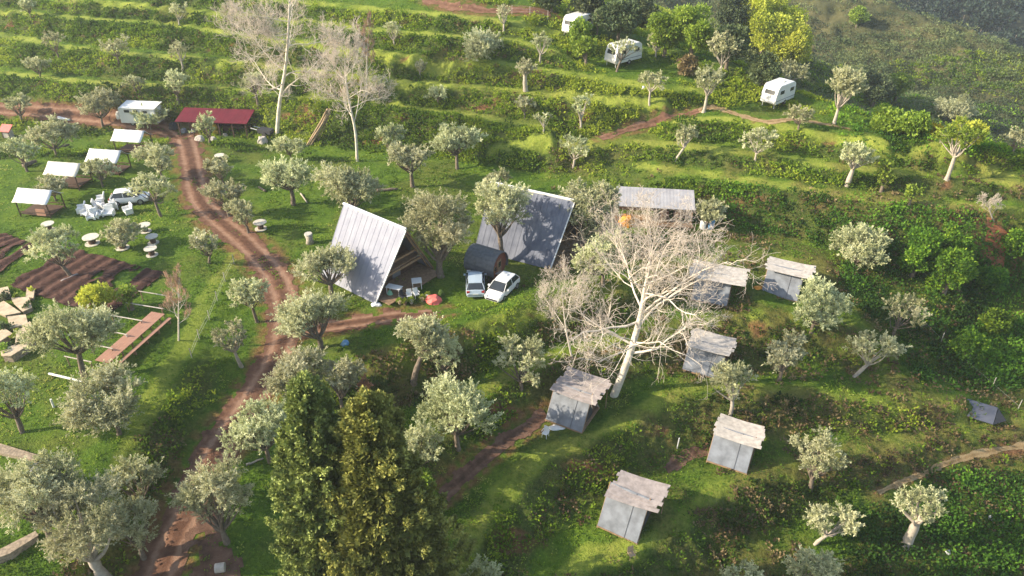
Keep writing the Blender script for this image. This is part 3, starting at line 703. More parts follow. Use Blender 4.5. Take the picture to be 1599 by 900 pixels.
def bare(loc, path_pts, spread, seed, r0=.38, levels=4, n1=16, start=.25, twigs=9, name='bare_tree', mat='plane', tw='twig', thin=.014, up_=.35, lens=None):
    """leafless tree: trunk along path_pts (local), limbs, branches and a haze of fine twigs"""
    rng = np.random.default_rng(seed); root = empty(name, loc, 0); tr = TB(); tt_ = TB(); ntw = 0
    pp = np.array(path_pts, float); t = np.linspace(0, len(pp)-1, 14)
    trunk = np.stack([np.interp(t, np.arange(len(pp)), pp[:, c]) for c in range(3)], 1)
    trunk[1:-1] = (trunk[:-2]+2*trunk[1:-1]+trunk[2:])/4
    tr.tube(trunk, r0*np.linspace(1.15, .25, 14), 9)
    def grow(p, d, L, r, lev):
        nonlocal ntw
        n = 6 if lev < 3 else 4
        q = [p]; dd = d/np.linalg.norm(d)
        for i in range(n-1):
            dd = dd+rng.normal(0, .17+.04*lev, 3)+np.array([0, 0, up_*.28]); dd /= np.linalg.norm(dd); q.append(q[-1]+dd*L/(n-1))
        q = np.array(q); rr = np.maximum(r*np.linspace(1, .35, n), thin*.6)
        (tr if lev < 3 else tt_).tube(q, rr, 6 if lev == 1 else (5 if lev == 2 else 3))
        if lev >= levels: ntw += 1; return
        m = [0, 8, 7, twigs, 5][lev]
        for k in range(m):
            f = rng.uniform(.22, 1) if k else 1
            i = min(int(f*(n-1)), n-2); g = f*(n-1)-i; s = q[i]*(1-g)+q[i+1]*g
            ax = q[i+1]-q[i]; ax /= np.linalg.norm(ax)
            o = rng.normal(0, 1, 3); o -= ax*o.dot(ax); o /= np.linalg.norm(o)
            a = rng.uniform(.5, 1.05)
            grow(s, ax*math.cos(a)+o*math.sin(a)+np.array([0, 0, .12]), L*rng.uniform(.42, .68)*(1.05-.35*f), rr[i]*.55, lev+1)
    for k in range(n1):
        f = start+(1-start)*(k+.5)/n1; i = min(int(f*13), 12); s = trunk[i]*(1-(f*13-i))+trunk[i+1]*(f*13-i)
        ang = k*2.4+rng.uniform(-.4, .4); el = rng.uniform(.15, .75)+.6*f**3
        d = np.array([math.cos(ang)*math.cos(el), math.sin(ang)*math.cos(el), math.sin(el)])
        L = spread*(rng.uniform(.75, 1.1))*(1-.45*(f-start)/(1-start)) if lens is None else spread*lens(f)*rng.uniform(.7, 1.1)
        grow(s, d, L, r0*(1.1-.75*f)*.44, 1)
    tr.build('trunk', M[mat], root); tt_.build('twigs', M[tw], root); return root
# ------------------------------------------------------------------ ground vegetation nobody could count
def scatter(n, seed, dens_fn, rows=(24, 175)):
    rng = np.random.default_rng(seed)
    s = rng.uniform(-1, 1, n); t0 = math.log((rows[0]+Y0)/(YA+Y0))/math.log((YB+Y0)/(YA+Y0)); t1 = math.log((rows[1]+Y0)/(YA+Y0))/math.log((YB+Y0)/(YA+Y0))
    y = row_y(rng.uniform(t0, t1, n)); x = s*np.minimum(halfw(y), y*.8+9)
    return x, y, rng.random(n) < dens_fn(x, y), rng
RMG = RM; BANK = bank_att; SLG = sl2
def inplot(x, y):
    o = np.zeros(len(x), bool)
    for X_, Y_, k in PLOTS:
        c = [(X_[0, 0], Y_[0, 0]), (X_[0, -1], Y_[0, -1]), (X_[-1, -1], Y_[-1, -1]), (X_[-1, 0], Y_[-1, 0])]
        ins = np.ones(len(x), bool); sg = None
        for i in range(4):
            a = c[i]; b_ = c[(i+1) % 4]; cr_ = (b_[0]-a[0])*(y-a[1])-(b_[1]-a[1])*(x-a[0])
            ins &= cr_ < 0
        o |= ins
    return o
def clumps(name, n, seed, fn, mat, rmin, rmax, per, leaf, tintf, rows=(24, 175), hz_=.7):
    x, y, k, rng = scatter(n, seed, fn, rows); x = x[k]; y = y[k]
    z = gsample(HG, x, y); m = len(x); dep = y*CP-(z-CAMZ)*SP
    sc = dep/70.0
    rc = rng.uniform(rmin, rmax, m)*(.75+.35*sc); ct = tintf(x, y, rng)
    idx = np.repeat(np.arange(m), per); s = sphere_pts(rng, len(idx)); s[:, 2] = abs(s[:, 2])*hz_
    p = np.stack([x, y, z], 1)[idx]+s*(rc[idx]*rng.uniform(.5, 1.05, len(idx)))[:, None]
    V, F, T = sprigs(rng, p, s+np.array([0, 0, .4]), 1, 1, np.clip(ct[idx]+rng.normal(0, .08, len(idx)), 0, 1), .6)
    # leaf size grows gently with distance
    q = V.reshape(-1, 4, 3); c0 = q[:, :1]; L = (leaf*(.7+.4*sc))[idx][:, None, None]
    q2 = q-c0; q2[:, 1] *= 1; q2 = q2*L; mid = (q2[:, 1]+q2[:, 3])/2; q2[:, 1] = mid+(q2[:, 1]-mid)*.6; q2[:, 3] = mid+(q2[:, 3]-mid)*.6
    V = (c0+q2).reshape(-1, 3)
    o = np_mesh(name, V, F, M[mat], tint=T); props(o, kind='stuff'); return o
def patch(x, y, sc, s, thr, k=8): return np.clip((fbm(x*sc, y*sc, s, 3)-thr)*k, 0, 1)
okroad = lambda x, y: (gsample(RMG, x, y) > 1.25) & ~inplot(x, y)
bankv = lambda x, y: gsample(SLG, x, y)
def f_br(x, y): return np.clip((bankv(x, y)-np.where(y > 84, .18, .30))/np.where(y > 84, .12, .22), 0, 1)*okroad(x, y)*(1-gsample(LIPD, x, y))*np.maximum(.25+.75*patch(x, y, .16, 91, .40), .8*(y > 84))*np.where((x > 0) & (y < 75), .18, 1)*np.where((x < -3) & (y < 72), .3, 1)
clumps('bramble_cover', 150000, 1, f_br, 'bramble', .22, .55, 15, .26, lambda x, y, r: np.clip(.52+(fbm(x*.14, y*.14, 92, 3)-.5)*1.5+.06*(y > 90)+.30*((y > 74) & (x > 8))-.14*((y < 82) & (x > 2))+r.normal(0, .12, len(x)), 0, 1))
def low(x, y): return ((y < 80) & (x > 3)).astype(float)
def f_bk(x, y): return np.maximum(np.clip((bankv(x, y)-.32)/.2, 0, 1)*patch(x, y, .19, 95, .50, 9)*np.where((x > 8) & (y > 74), .06, .8), low(x, y)*patch(x, y, .25, 88, .48)*.38)*okroad(x, y)
clumps('bracken_cover', 42000, 2, f_bk, 'bracken', .15, .42, 12, .24, lambda x, y, r: np.clip(.45+(fbm(x*.3, y*.3, 96, 2)-.5)*1.2+r.normal(0, .15, len(x)), 0, 1))
def f_tf(x, y): return (okroad(x, y) | ((gsample(RMG, x, y) < .2) & (vnoise(x*.3, y*.3, 5) > .5) & (y > 52)))*(.15+.5*patch(x, y, .35, 97, .45))*(1-.85*gsample(LIPD, x, y))*np.where(y > 150, .2, 1)
clumps('grass_cover', 150000, 3, f_tf, 'tuft', .10, .26, 6, .15, lambda x, y, r: np.clip(.38+(fbm(x*.2, y*.2, 98, 3)-.5)*1.5-.12*low(x, y)+(fbm(x*.7, y*.7, 99, 2)-.5)*.7+r.normal(0, .12, len(x)), 0, 1), hz_=.35)
def f_sc(x, y): return gsample(far_att, x, y)*(.35+.6*patch(x, y, .10, 111, .42, 6))*np.where(y > 186, .25, 1)
clumps('scrub_cover', 75000, 4, f_sc, 'scrub', .5, 1.1, 22, .24, lambda x, y, r: np.clip(.5+(fbm(x*.09, y*.09, 101, 3)-.5)*2.0+r.normal(0, .10, len(x)), 0, 1), rows=(98, 258))
# gully thicket at the right edge
def f_th(x, y):
    q = proj((x, y, gsample(HG, x, y))); m = (q[0] > 1290) & (q[1] > 395) & (q[1] < 610) & (q[0] > 1300+np.abs(q[1]-440)*.9)
    m2 = (q[0] > 1300) & (q[1] > 795) & (q[1] < 950); m3 = (q[0] > 1440) & (q[1] > 740) & (q[1] < 900); m4 = (q[0] > 1120) & (q[1] > 285) & (q[1] < 425) & (q[1] > 285+(q[0]-1120)*.12) & (q[1] < 345+(q[0]-1100)*.22)
    m5 = (q[0] > 1300) & (q[1] > 105) & (q[1] < 240) & (y < 155)
    return (m*.9+m2*.55+m3*.5+m4*1.2+m5*.75).clip(0, 1)*(.3+.7*patch(x, y, .22, 103, .36))
clumps('thicket', 60000, 5, f_th, 'bramble', .35, .8, 18, .27, lambda x, y, r: np.clip(.50+(fbm(x*.16, y*.16, 104, 3)-.5)*1.5-.30*(y < 62)-.08*(y < 74)+.10*(y > 76)+r.normal(0, .10, len(x)), 0, 1), rows=(30, 165), hz_=.9)
# ------------------------------------------------------------------ trees: (base px, base py, crown top py, crown width px, label, options)
OL = [
 (42,28,-6,26,'small grey olive tree cut by the top edge of the photo, far left corner',{}),
 (83,92,42,38,'thin grey olive tree leaning on the second terrace at far left',dict(open_=.6)),
 (55,120,82,36,'low pale bushy olive below the leaning tree at far left',dict(trunk_frac=.15)),
 (178,98,54,44,'dark forked olive on the upper left terraces left of the tallest bare tree',dict(open_=.5)),
 (275,40,0,32,'slim pale trunked olive at the top edge above the white trailer',dict(open_=.5,bark='barkpale')),
 (278,108,58,32,'sparse olive with a thin light trunk on the terrace above the red roofed shed',dict(open_=.6,bark='barkpale')),
 (270,160,105,44,'grey olive with a knotty trunk just behind the gap between trailer and red roof',dict(thick=1.3)),
 (208,148,113,32,'small faint olive rising directly behind the white trailer',dict(open_=.4)),
 (22,192,142,44,'olive beside the red dirt track at the left edge, above the small red roof',{}),
 (150,197,139,64,'round twin lobed olive standing on the dirt track left of the white trailer',{}),
 (357,42,-2,28,'pale trunked olive at the top edge just left of the tall bare tree crown',dict(open_=.5,bark='barkpale')),
 (398,167,112,38,'olive with a thick bare trunk behind the right end of the red roof',dict(thick=1.2,trunk_frac=.5)),
 (231,203,165,54,'small olive in front of the greenish trailer side',dict(trunk_frac=.25)),
 (321,226,172,42,'olive in front of the red roofed shed with pale sacks at its foot',dict(open_=.3)),
 (77,245,184,72,'spreading olive between the small red roof and the log bench',{}),
 (29,268,208,54,'dark stemmed olive at the left edge above the nearest canopy hut',{}),
 (244,280,220,66,'wide olive left of the dirt road bend, opposite the row of canopies',{}),
 (152,292,246,50,'dark olive between the second and third white canopies from the left',{}),
 (80,314,276,54,'olive partly hiding the cream canopy, behind the nearest hut',{}),
 (240,338,268,80,'leaning olive standing over the white parked car',dict(lean=-.15,open_=.8,dens_=.8,trunk_frac=.4)),
 (188,388,342,60,'low pale olive bush behind the pair of cable reel tables',dict(trunk_frac=.15)),
 (93,432,347,74,'olive with a leaning trunk growing out of the ploughed plot',dict(lean=-.4)),
 (317,412,353,60,'small pale olive at the corner where the lawn meets the dirt road',dict(open_=.4,lean=.5)),
 (380,364,304,54,'olive right of the road, nearest to the lone reel table',{}),
 (350,338,274,62,'olive on the right bank of the road, middle one of a close trio',{}),
 (345,290,238,44,'small olive on the right of the road with a reel table behind it',{}),
 (450,320,248,82,'olive with a short thick pale trunk in the open lawn behind the house',dict(thick=1.5,trunk_frac=.42)),
 (452,250,209,48,'small olive at the foot of the tall bare trunk left of centre',{}),
 (545,338,246,94,'big dense olive directly behind the white A-frame roof',dict(dens_=1.2,trunk_frac=.18)),
 (641,292,215,68,'olive with a pale bent trunk on the lawn above the two big houses',dict(thick=1.3,trunk_frac=.42)),
 (609,248,188,46,'olive at the foot of the hill behind the leaning bare poles',{}),
 (713,264,198,74,'spreading olive with a grey trunk at the toe of the hill, centre top',dict(trunk_frac=.42,thick=1.2)),
 (683,432,282,116,'largest dense olive between the two big A-frame houses',dict(dens_=1.25,trunk_frac=.2,thick=1.3)),
 (786,408,272,88,'tall olive standing right in front of the patchy grey A-frame roof',dict(dens_=1.1,trunk_frac=.36)),
 (920,388,262,94,'dense dark olive at the right gable of the patchy grey A-frame',dict(dens_=1.25,trunk_frac=.15)),
 (512,465,390,94,'olive with a stout trunk at the left eave of the white A-frame',dict(thick=1.4,trunk_frac=.36)),
 (492,545,459,112,'wide olive in the corner where the side track leaves the road',dict(thick=1.4)),
 (392,503,429,60,'olive on the left side of the road opposite the side track, upper of two',dict(trunk_frac=.42)),
 (367,573,498,58,'olive below the other one on the dark bank left of the road',dict(trunk_frac=.42,bark='barkpale')),
 (468,630,538,92,'pale olive right of the road just above the dark cypress, left of a pair',dict(dens_=1.1)),
 (528,645,552,78,'pale olive touching the dark cypress top, right of a pair',dict(dens_=1.1)),
 (640,596,497,84,'olive with a twisted bare leaning trunk below the side track',dict(lean=.45,trunk_frac=.45,thick=1.3)),
 (695,592,516,72,'olive crowding the right side of the twisted trunk tree',{}),
 (815,608,521,88,'grey bush like olive left of the big bare tree, below the terrace lip',dict(trunk_frac=.15,open_=.4)),
 (712,700,594,116,'round pale olive right of the golden cypress, upper of two',dict(dens_=1.1)),
 (655,745,660,78,'pale olive squeezed against the right side of the golden cypress',dict(dens_=1.1)),
 (408,722,621,104,'round pale olive between the dirt road and the cypresses',dict(dens_=1.1)),
 (332,848,722,112,'broad pale olive on the right edge of the dirt road near the bottom',dict(dens_=1.15,trunk_frac=.18)),
 (160,678,570,134,'broad olive in front of the reddish long table',dict(dens_=1.1,trunk_frac=.2)),
 (105,588,476,124,'tall dark forked olive standing among the white pergola poles',dict(trunk_frac=.42,thick=1.1)),
 (5,676,574,84,'olive cut by the left edge below the stone garden',{}),
 (214,797,705,86,'olive right of the slate roofed hut, with a long bare limb showing',dict(dens_=1.1)),
 (120,905,745,150,'largest foreground olive with a split pale trunk, bottom left',dict(dens_=1.0,open_=.25,thick=1.5,trunk_frac=.26,bark='barkpale')),
 (38,842,706,128,'big foreground olive spilling over the bottom left edge',dict(dens_=1.1)),
 (200,872,768,84,'foreground olive on the left bank of the road above the bottom edge',dict(dens_=1.1,trunk_frac=.2)),
 (752,935,868,62,'top of an olive peeping over the bottom edge right of the cypresses',{}),
 (1160,940,874,62,'top of a pale olive peeping over the bottom edge under the lowest cabins',{}),
 (1266,925,849,80,'greyish olive cut by the bottom edge, lower right',{}),
 (1285,850,784,74,'pale olive with a thin leaning trunk above the bottom right thicket',dict(lean=.7,open_=.3,bark='barkpale')),
 (1440,850,757,84,'pruned olive with a very thick pale trunk in the bottom right thicket',dict(thick=1.9,trunk_frac=.52,open_=.7,bark='barkpale')),
 (1285,765,668,86,'grey olive on the slope between the lower cabins and the grass path',dict(trunk_frac=.2,open_=.3)),
 (1348,588,509,78,'pale olive with a short white leaning stem on the brown slope',dict(lean=.7,open_=.2,bark='barkpale')),
 (1228,595,516,76,'olive right of the bare tree and its cabin, left of the white stemmed one',dict(open_=.2)),
 (1282,520,434,86,'pale olive just right of the upper right cabin',dict(dens_=1.05,trunk_frac=.2)),
 (1410,525,458,72,'loose plumed olive at the edge of the green gully',dict(open_=.6,trunk_frac=.25)),
 (1346,418,355,88,'low wide pale olive in front of the tall green bank at right',dict(trunk_frac=.15,dens_=1.1)),
 (1152,645,560,84,'dark olive on the riser above the lower right cabin',dict(open_=.3,bark='barkpale')),
 (1334,290,222,56,'pollarded olive with a thick grey trunk on the right hand terraces',dict(thick=1.7,trunk_frac=.5,bark='barkpale')),
 (1186,250,199,54,'thin pale olive on the terrace below the rightmost caravan',dict(open_=.5,bark='barkpale')),
 (1058,252,193,42,'leaning pale trunked olive on the bank above the long grey shed',dict(open_=.3,lean=.5,bark='barkpale',trunk_frac=.45)),
 (1254,203,160,44,'small olive right of the rightmost caravan with ivy at its foot',dict(open_=.5)),
 (1317,193,97,66,'tall pale many plumed olive right of the rightmost caravan',dict(dens_=1.2,trunk_frac=.3,bark='barkpale')),
 (1500,280,178,72,'slender greenish olive with a light bent trunk near the right edge',dict(leafm='green',open_=.6,bark='barkpale',trunk_frac=.45)),
 (1490,195,147,62,'dense domed olive above the yellow gorse near the right edge',dict(dens_=1.4,trunk_frac=.15)),
 (1592,240,198,46,'olive cut by the right edge above the terraces',dict(open_=.3)),
 (1106,175,96,52,'double tiered thin olive where the red path ends',dict(open_=.6,bark='barkpale',trunk_frac=.4)),
 (1018,163,107,50,'pruned olive below and between the two upper caravans',dict(open_=.5,bark='barkpale',trunk_frac=.42)),
 (1131,118,42,56,'pale branching olive in front of the yellow green crown',dict(open_=.5,bark='barkpale')),
 (1027,90,46,36,'small pale olive in front of the lime green crowns',dict(open_=.5,bark='barkpale')),
 (966,112,54,60,'olive leaning across the middle caravan',dict(open_=.8,dens_=.7,lean=.3,trunk_frac=.4)),
 (845,98,39,32,'slim olive left of the topmost caravan',dict(open_=.4,bark='barkpale')),
 (822,142,90,32,'pollarded stump like olive with a dark thick trunk, top centre',dict(thick=2,trunk_frac=.6,bark='barkpale')),
 (909,203,135,34,'thin upright olive at the left end of the red hill path',dict(open_=.5,bark='barkpale')),
 (849,208,168,26,'nearly leafless small olive on the middle terrace',dict(open_=.9,dens_=.6,bark='barkpale')),
 (820,184,147,36,'faint small olive on the bank left of the nearly leafless one',dict(open_=.4)),
 (897,262,202,54,'thin stemmed olive on the bank above the dark dense one',dict(open_=.5,bark='barkpale')),
 (613,72,28,28,'small olive on the top terrace right of the bare trees',dict(open_=.5,bark='barkpale')),
 (787,48,1,28,'thin olive at the top edge near the earth track',dict(open_=.4,bark='barkpale')),
 (745,90,48,76,'low wide bushy olive on the top centre terrace',dict(trunk_frac=.12,dens_=1.2)),
 (934,54,7,26,'narrow silvery olive between the two upper caravans',dict(open_=.4)),
 (684,162,130,42,'small greyish olive on the bank right of the shorter bare tree',dict(open_=.4)),
 (1108,358,303,56,'olive over the blue barrel at the end of the grey shed',dict(trunk_frac=.2)),
 (777,310,261,46,'pale olive peeping behind the ridge of the patchy A-frame',{}),
 (1234,135,90,62,'pale wide olive right under the yellow green crown behind the rightmost caravan',dict(open_=.4,bark='barkpale')),
 (403,150,108,30,'faint thin olive behind the left bare trunk',dict(open_=.5)),
 (655,118,92,24,'sapling olive on the bank right of the bare trees, upper one',dict(open_=.5,bark='barkpale')),
 (590,150,110,26,'thin olive beside the crown of the shorter bare tree',dict(open_=.5)),
 (215,145,120,24,'tiny olive on the terrace lip left of the trailer roof',dict(open_=.5)),
 (945,445,358,88,'olive half hidden in the left side of the big bare crown',{}),
]
for i, (bx_, by_, ty_, w_, lab, kw) in enumerate(OL):
    p = under(bx_, min(by_, 1060), ty_); k = pxm(p); H = height_to(p, ty_+w_*.06)
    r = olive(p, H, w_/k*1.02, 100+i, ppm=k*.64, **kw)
    props(r, lab, 'olive tree', 'olive trees planted over the terraces')
def bt(kind, bx_, by_, ty_, w_, lab, cat, grp=None, **kw):
    p = under(bx_, by_, ty_); k = pxm(p); r = broad(p, height_to(p, ty_), w_/k, hash_seed(lab), kind, ppm=k*.64, **kw); return props(r, lab, cat, grp)
def hash_seed(s): return sum(ord(c)*(i+7) for i, c in enumerate(s)) % 9973
bt('green', 1042, 88, 18, 62, 'bright green round tree left of the pair behind the upper caravans', 'tree', 'spring green trees')
bt('green', 1085, 92, 2, 74, 'taller bright green tree right of the pair behind the upper caravans', 'tree', 'spring green trees')
bt('lime', 1200, 92, -12, 104, 'tall yellow green tree at the top edge beside the scrub hillside', 'tree')
bt('lime', 1235, 112, 40, 86, 'yellow green crown in front of and right of the taller one', 'tree')
bt('green', 905, 88, 28, 36, 'small leafy green tree right of the topmost caravan', 'tree')
bt('green', 916, 104, 56, 34, 'small leafy green tree left of the middle caravan', 'tree')
bt('dark', 968, 62, 4, 70, 'dark brownish evergreen behind the middle caravan', 'tree', 'dark trees along the top edge')
bt('dark', 918, 42, -12, 54, 'dark evergreen directly behind the topmost caravan', 'tree', 'dark trees along the top edge')
bt('scrub', 1005, 50, -8, 60, 'dull olive brown tree at the top edge left of the bright green pair', 'tree', 'dark trees along the top edge')
bt('dark', 862, 18, -25, 60, 'dark tree mass at the top edge above the earth track, left one', 'tree', 'dark trees along the top edge')
bt('dark', 1140, 110, 40, 60, 'dark shrubby tree in the dip left of the yellow green crown', 'tree')
bt('dark', 1150, 70, -15, 60, 'grey green tree at the top edge between bright green and yellow green crowns', 'tree', 'dark trees along the top edge')
bt('dark', 1195, 135, 98, 50, 'dark bush behind the roof of the rightmost caravan', 'bush')
bt('dark', 1372, 168, 112, 50, 'dark bush behind the tall plumed olive', 'bush')
bt('green', 1405, 162, 116, 40, 'green bush at the foot of the scrub hillside', 'bush')
bt('green', 1342, 42, 12, 34, 'lone bright green tree on the scrub hillside', 'tree')
bt('bracken', 1075, 118, 86, 30, 'reddish brown bush right of the middle caravan', 'bush', trunk_frac=.05)
bt('scrub', 1195, 128, 80, 44, 'orange green bush between the two right caravans', 'bush', trunk_frac=.05)
bt('gold', 1452, 214, 192, 34, 'yellow flowering gorse bush near the right edge', 'bush', trunk_frac=.05)
bt('green', 1390, 205, 168, 60, 'bright green bush right of the tall plumed olive', 'bush', trunk_frac=.05)
bt('green', 1430, 215, 172, 50, 'bright green bush left of the yellow gorse', 'bush', trunk_frac=.05)
bt('lime', 1515, 232, 182, 46, 'yellow green bush beside the slender greenish olive', 'bush', trunk_frac=.05)
bt('lime', 150, 492, 447, 50, 'yellow green shrub at the lower end of the ploughed plot', 'shrub', trunk_frac=.05)
bt('green', 198, 484, 442, 28, 'small thin tree at the lower right end of the ploughed plot', 'tree', dens_=.6)
bt('green', 652, 790, 742, 60, 'green and yellow bush at the right foot of the golden cypress', 'bush', trunk_frac=.05)
bt('green', 1385, 300, 250, 26, 'small leafy sapling against the dark bank on the right', 'sapling', dens_=.7)
bt('green', 1426, 320, 288, 20, 'tiny upright sapling below the dark bank on the right', 'sapling', dens_=.7)
for i, (x, y, t, w_) in enumerate([(1440,432,342,84),(1500,415,330,72),(1490,460,372,90),(1550,452,400,70),(1590,400,345,60),(1560,520,470,60),(1515,560,505,70)]):
    bt('bramble', x, y, t+14, w_*.72, ['tall leafy bush on the green bank, left end','tall leafy bush on the green bank, under the terrace lip','rounded leafy bush lower on the green bank','leafy bush just under the bare red earth patch','leafy bush right of the bare red earth patch, at the edge','leafy bush in the gully below the red earth patch','leafy bush in the gully above the dark sheet'][i], 'bush', 'big leafy bushes of the right bank', trunk_frac=.04, nclump=30)
def cyp(bx_, by_, ty_, w_, mat, lab, seed, n):
    p = at(bx_, by_); k = pxm(p); r = cypress(p, height_to(p, ty_), w_/k, seed, mat, n=n); return props(r, lab, 'cypress', 'pair of cypresses')
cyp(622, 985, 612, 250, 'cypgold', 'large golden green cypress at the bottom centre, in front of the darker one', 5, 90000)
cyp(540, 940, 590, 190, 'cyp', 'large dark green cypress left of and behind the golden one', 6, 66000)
# bare trees; trunk paths are metres from the foot
def local(foot, pix):                       # heights read off a vertical plane through the foot that faces the camera
    out = [(0, 0, -.3)]
    for px, py in pix:
        d = ray(px, py); t = foot.y/d[1]; out.append((d[0]*t-foot.x, 0, CAMZ+d[2]*t-foot.z))
    return out
f = at(958, 618)
pth = local(f, [(975,580),(992,530),(1003,485),(1006,462),(1008,445),(1013,428)]); 
r = bare(f, pth, 10.2, 11, .31, 4, 17, .24, 6, thin=.014, up_=.10, lens=lambda q: (.62 if q < .35 else 1.0)*(1.15-.62*q)); props(r, 'huge leafless white barked tree leaning over the cabins right of centre', 'bare tree')
f = at(895, 560)
r = bare(f, local(f, [(885,520),(880,480),(878,450)]), 4.4, 12, .085, 4, 10, .2, 5, thin=.012); props(r, 'smaller leafless tree tangled into the left side of the huge bare one', 'bare tree')
f = at(432, 212)
r = bare(f, local(f, [(436,160),(446,110),(450,60),(452,10),(455,-30)]), 8.6, 13, .24, 4, 20, .22, 7, thin=.020, up_=.38, lens=lambda q: 1.0-.35*q); props(r, 'tallest leafless white tree rising beside the right end of the red roof', 'bare tree')
f = at(558, 252)
r = bare(f, local(f, [(556,205),(545,160),(540,120),(538,85)]), 5.6, 14, .17, 4, 16, .3, 6, thin=.020, up_=.45); props(r, 'leafless pale tree right of the tallest bare one', 'bare tree')
f = at(572, 150)
r = bare(f, local(f, [(573,110),(574,70),(578,35)]), 2.2, 15, .12, 4, 12, .3, 6, thin=.02, up_=1.2, tw='twigrust'); props(r, 'slim leafless poplar like tree behind the bare pair', 'bare tree')
f = at(278, 532)
r = bare(f, local(f, [(279,500),(279,465),(280,435)]), 1.9, 16, .07, 4, 12, .25, 6, thin=.011, up_=1.2, tw='twigrust'); props(r, 'thin leafless reddish sapling at the end of the long table', 'bare tree')
f = at(960, 400)
r = bare(f, local(f, [(955,370),(950,345)]), 2.2, 17, .07, 4, 9, .25, 6, thin=.014, up_=.8); props(r, 'small leafless bush at the left end of the grey shed', 'bare bush')
f = at(1555, 345)
r = bare(f, local(f, [(1545,325),(1538,315)]), 1.5, 18, .08, 4, 7, .2, 3, thin=.016, mat='barkpale'); props(r, 'dead white branchy stump on the right hand terrace lip', 'dead tree')
f = at(575, 640)
r = broad(f, height_to(f, 575), 28/pxm(f), 77, 'rust', ppm=12, trunk_frac=.05, nclump=14, aspect=1); props(r, 'rust orange dead conifer tip behind the golden cypress', 'shrub')
# far wooded ridge behind the scrub hillside
def forest():
    rng = np.random.default_rng(5)
    u, v = np.meshgrid(np.linspace(0, 1, 70), np.linspace(0, 1, 40))
    X_ = 40+u*260; Y_ = 250+v*150+u*10; Zr = -52+v*38-u*6+(fbm(X_*.02, Y_*.02, 5)-.5)*10
    i = (np.arange(39)[:, None]*70+np.arange(69)[None]).ravel()
    o = np_mesh('far_ridge', np.stack([X_, Y_, Zr], -1).reshape(-1, 3), np.stack([i, i+1, i+71, i+70], -1), M['scrubground'], smooth=True); props(o, kind='structure')
    n = 1500; a = rng.uniform(0, 1, n); b_ = rng.uniform(0, 1, n); gi = (b_*38.9).astype(int); gj = (a*68.9).astype(int)
    c = np.stack([X_[gi, gj], Y_[gi, gj], Zr[gi, gj]], 1)+rng.uniform(-2, 2, (n, 3))*np.array([1, 1, 0])
    hh = rng.uniform(5, 9, n); tb = TB()
    idx = np.repeat(np.arange(n), 110); s = sphere_pts(rng, len(idx)); rr = rng.uniform(2.2, 3.6, n)
    p = c[idx]+np.stack([0*hh, 0*hh, hh], 1)[idx]+s*(rr[idx]*rng.uniform(.6, 1, len(idx)))[:, None]*np.array([1, 1, .7])
    V, F, T = sprigs(rng, p, s, 1.3, .9, np.clip(rng.uniform(0, .4, n)[idx]+rng.normal(0, .12, len(idx)), 0, 1), .6)
    o = np_mesh('far_forest', V, F, M['forest'], tint=T); props(o, kind='stuff')
    for k in range(n): tb.tube([c[k], c[k]+[0, 0, hh[k]]], [.25, .15], 3)
    o = tb.build('forest_trunks', M['barkpale'], None); props(o, kind='stuff')
forest()
# ================================================================== things
def along(a, b):                             # yaw of the ground line through two photo points
    return math.atan2(b.y-a.y, b.x-a.x)
def set_on(p, dz=0): return (p.x, p.y, p.z+dz)
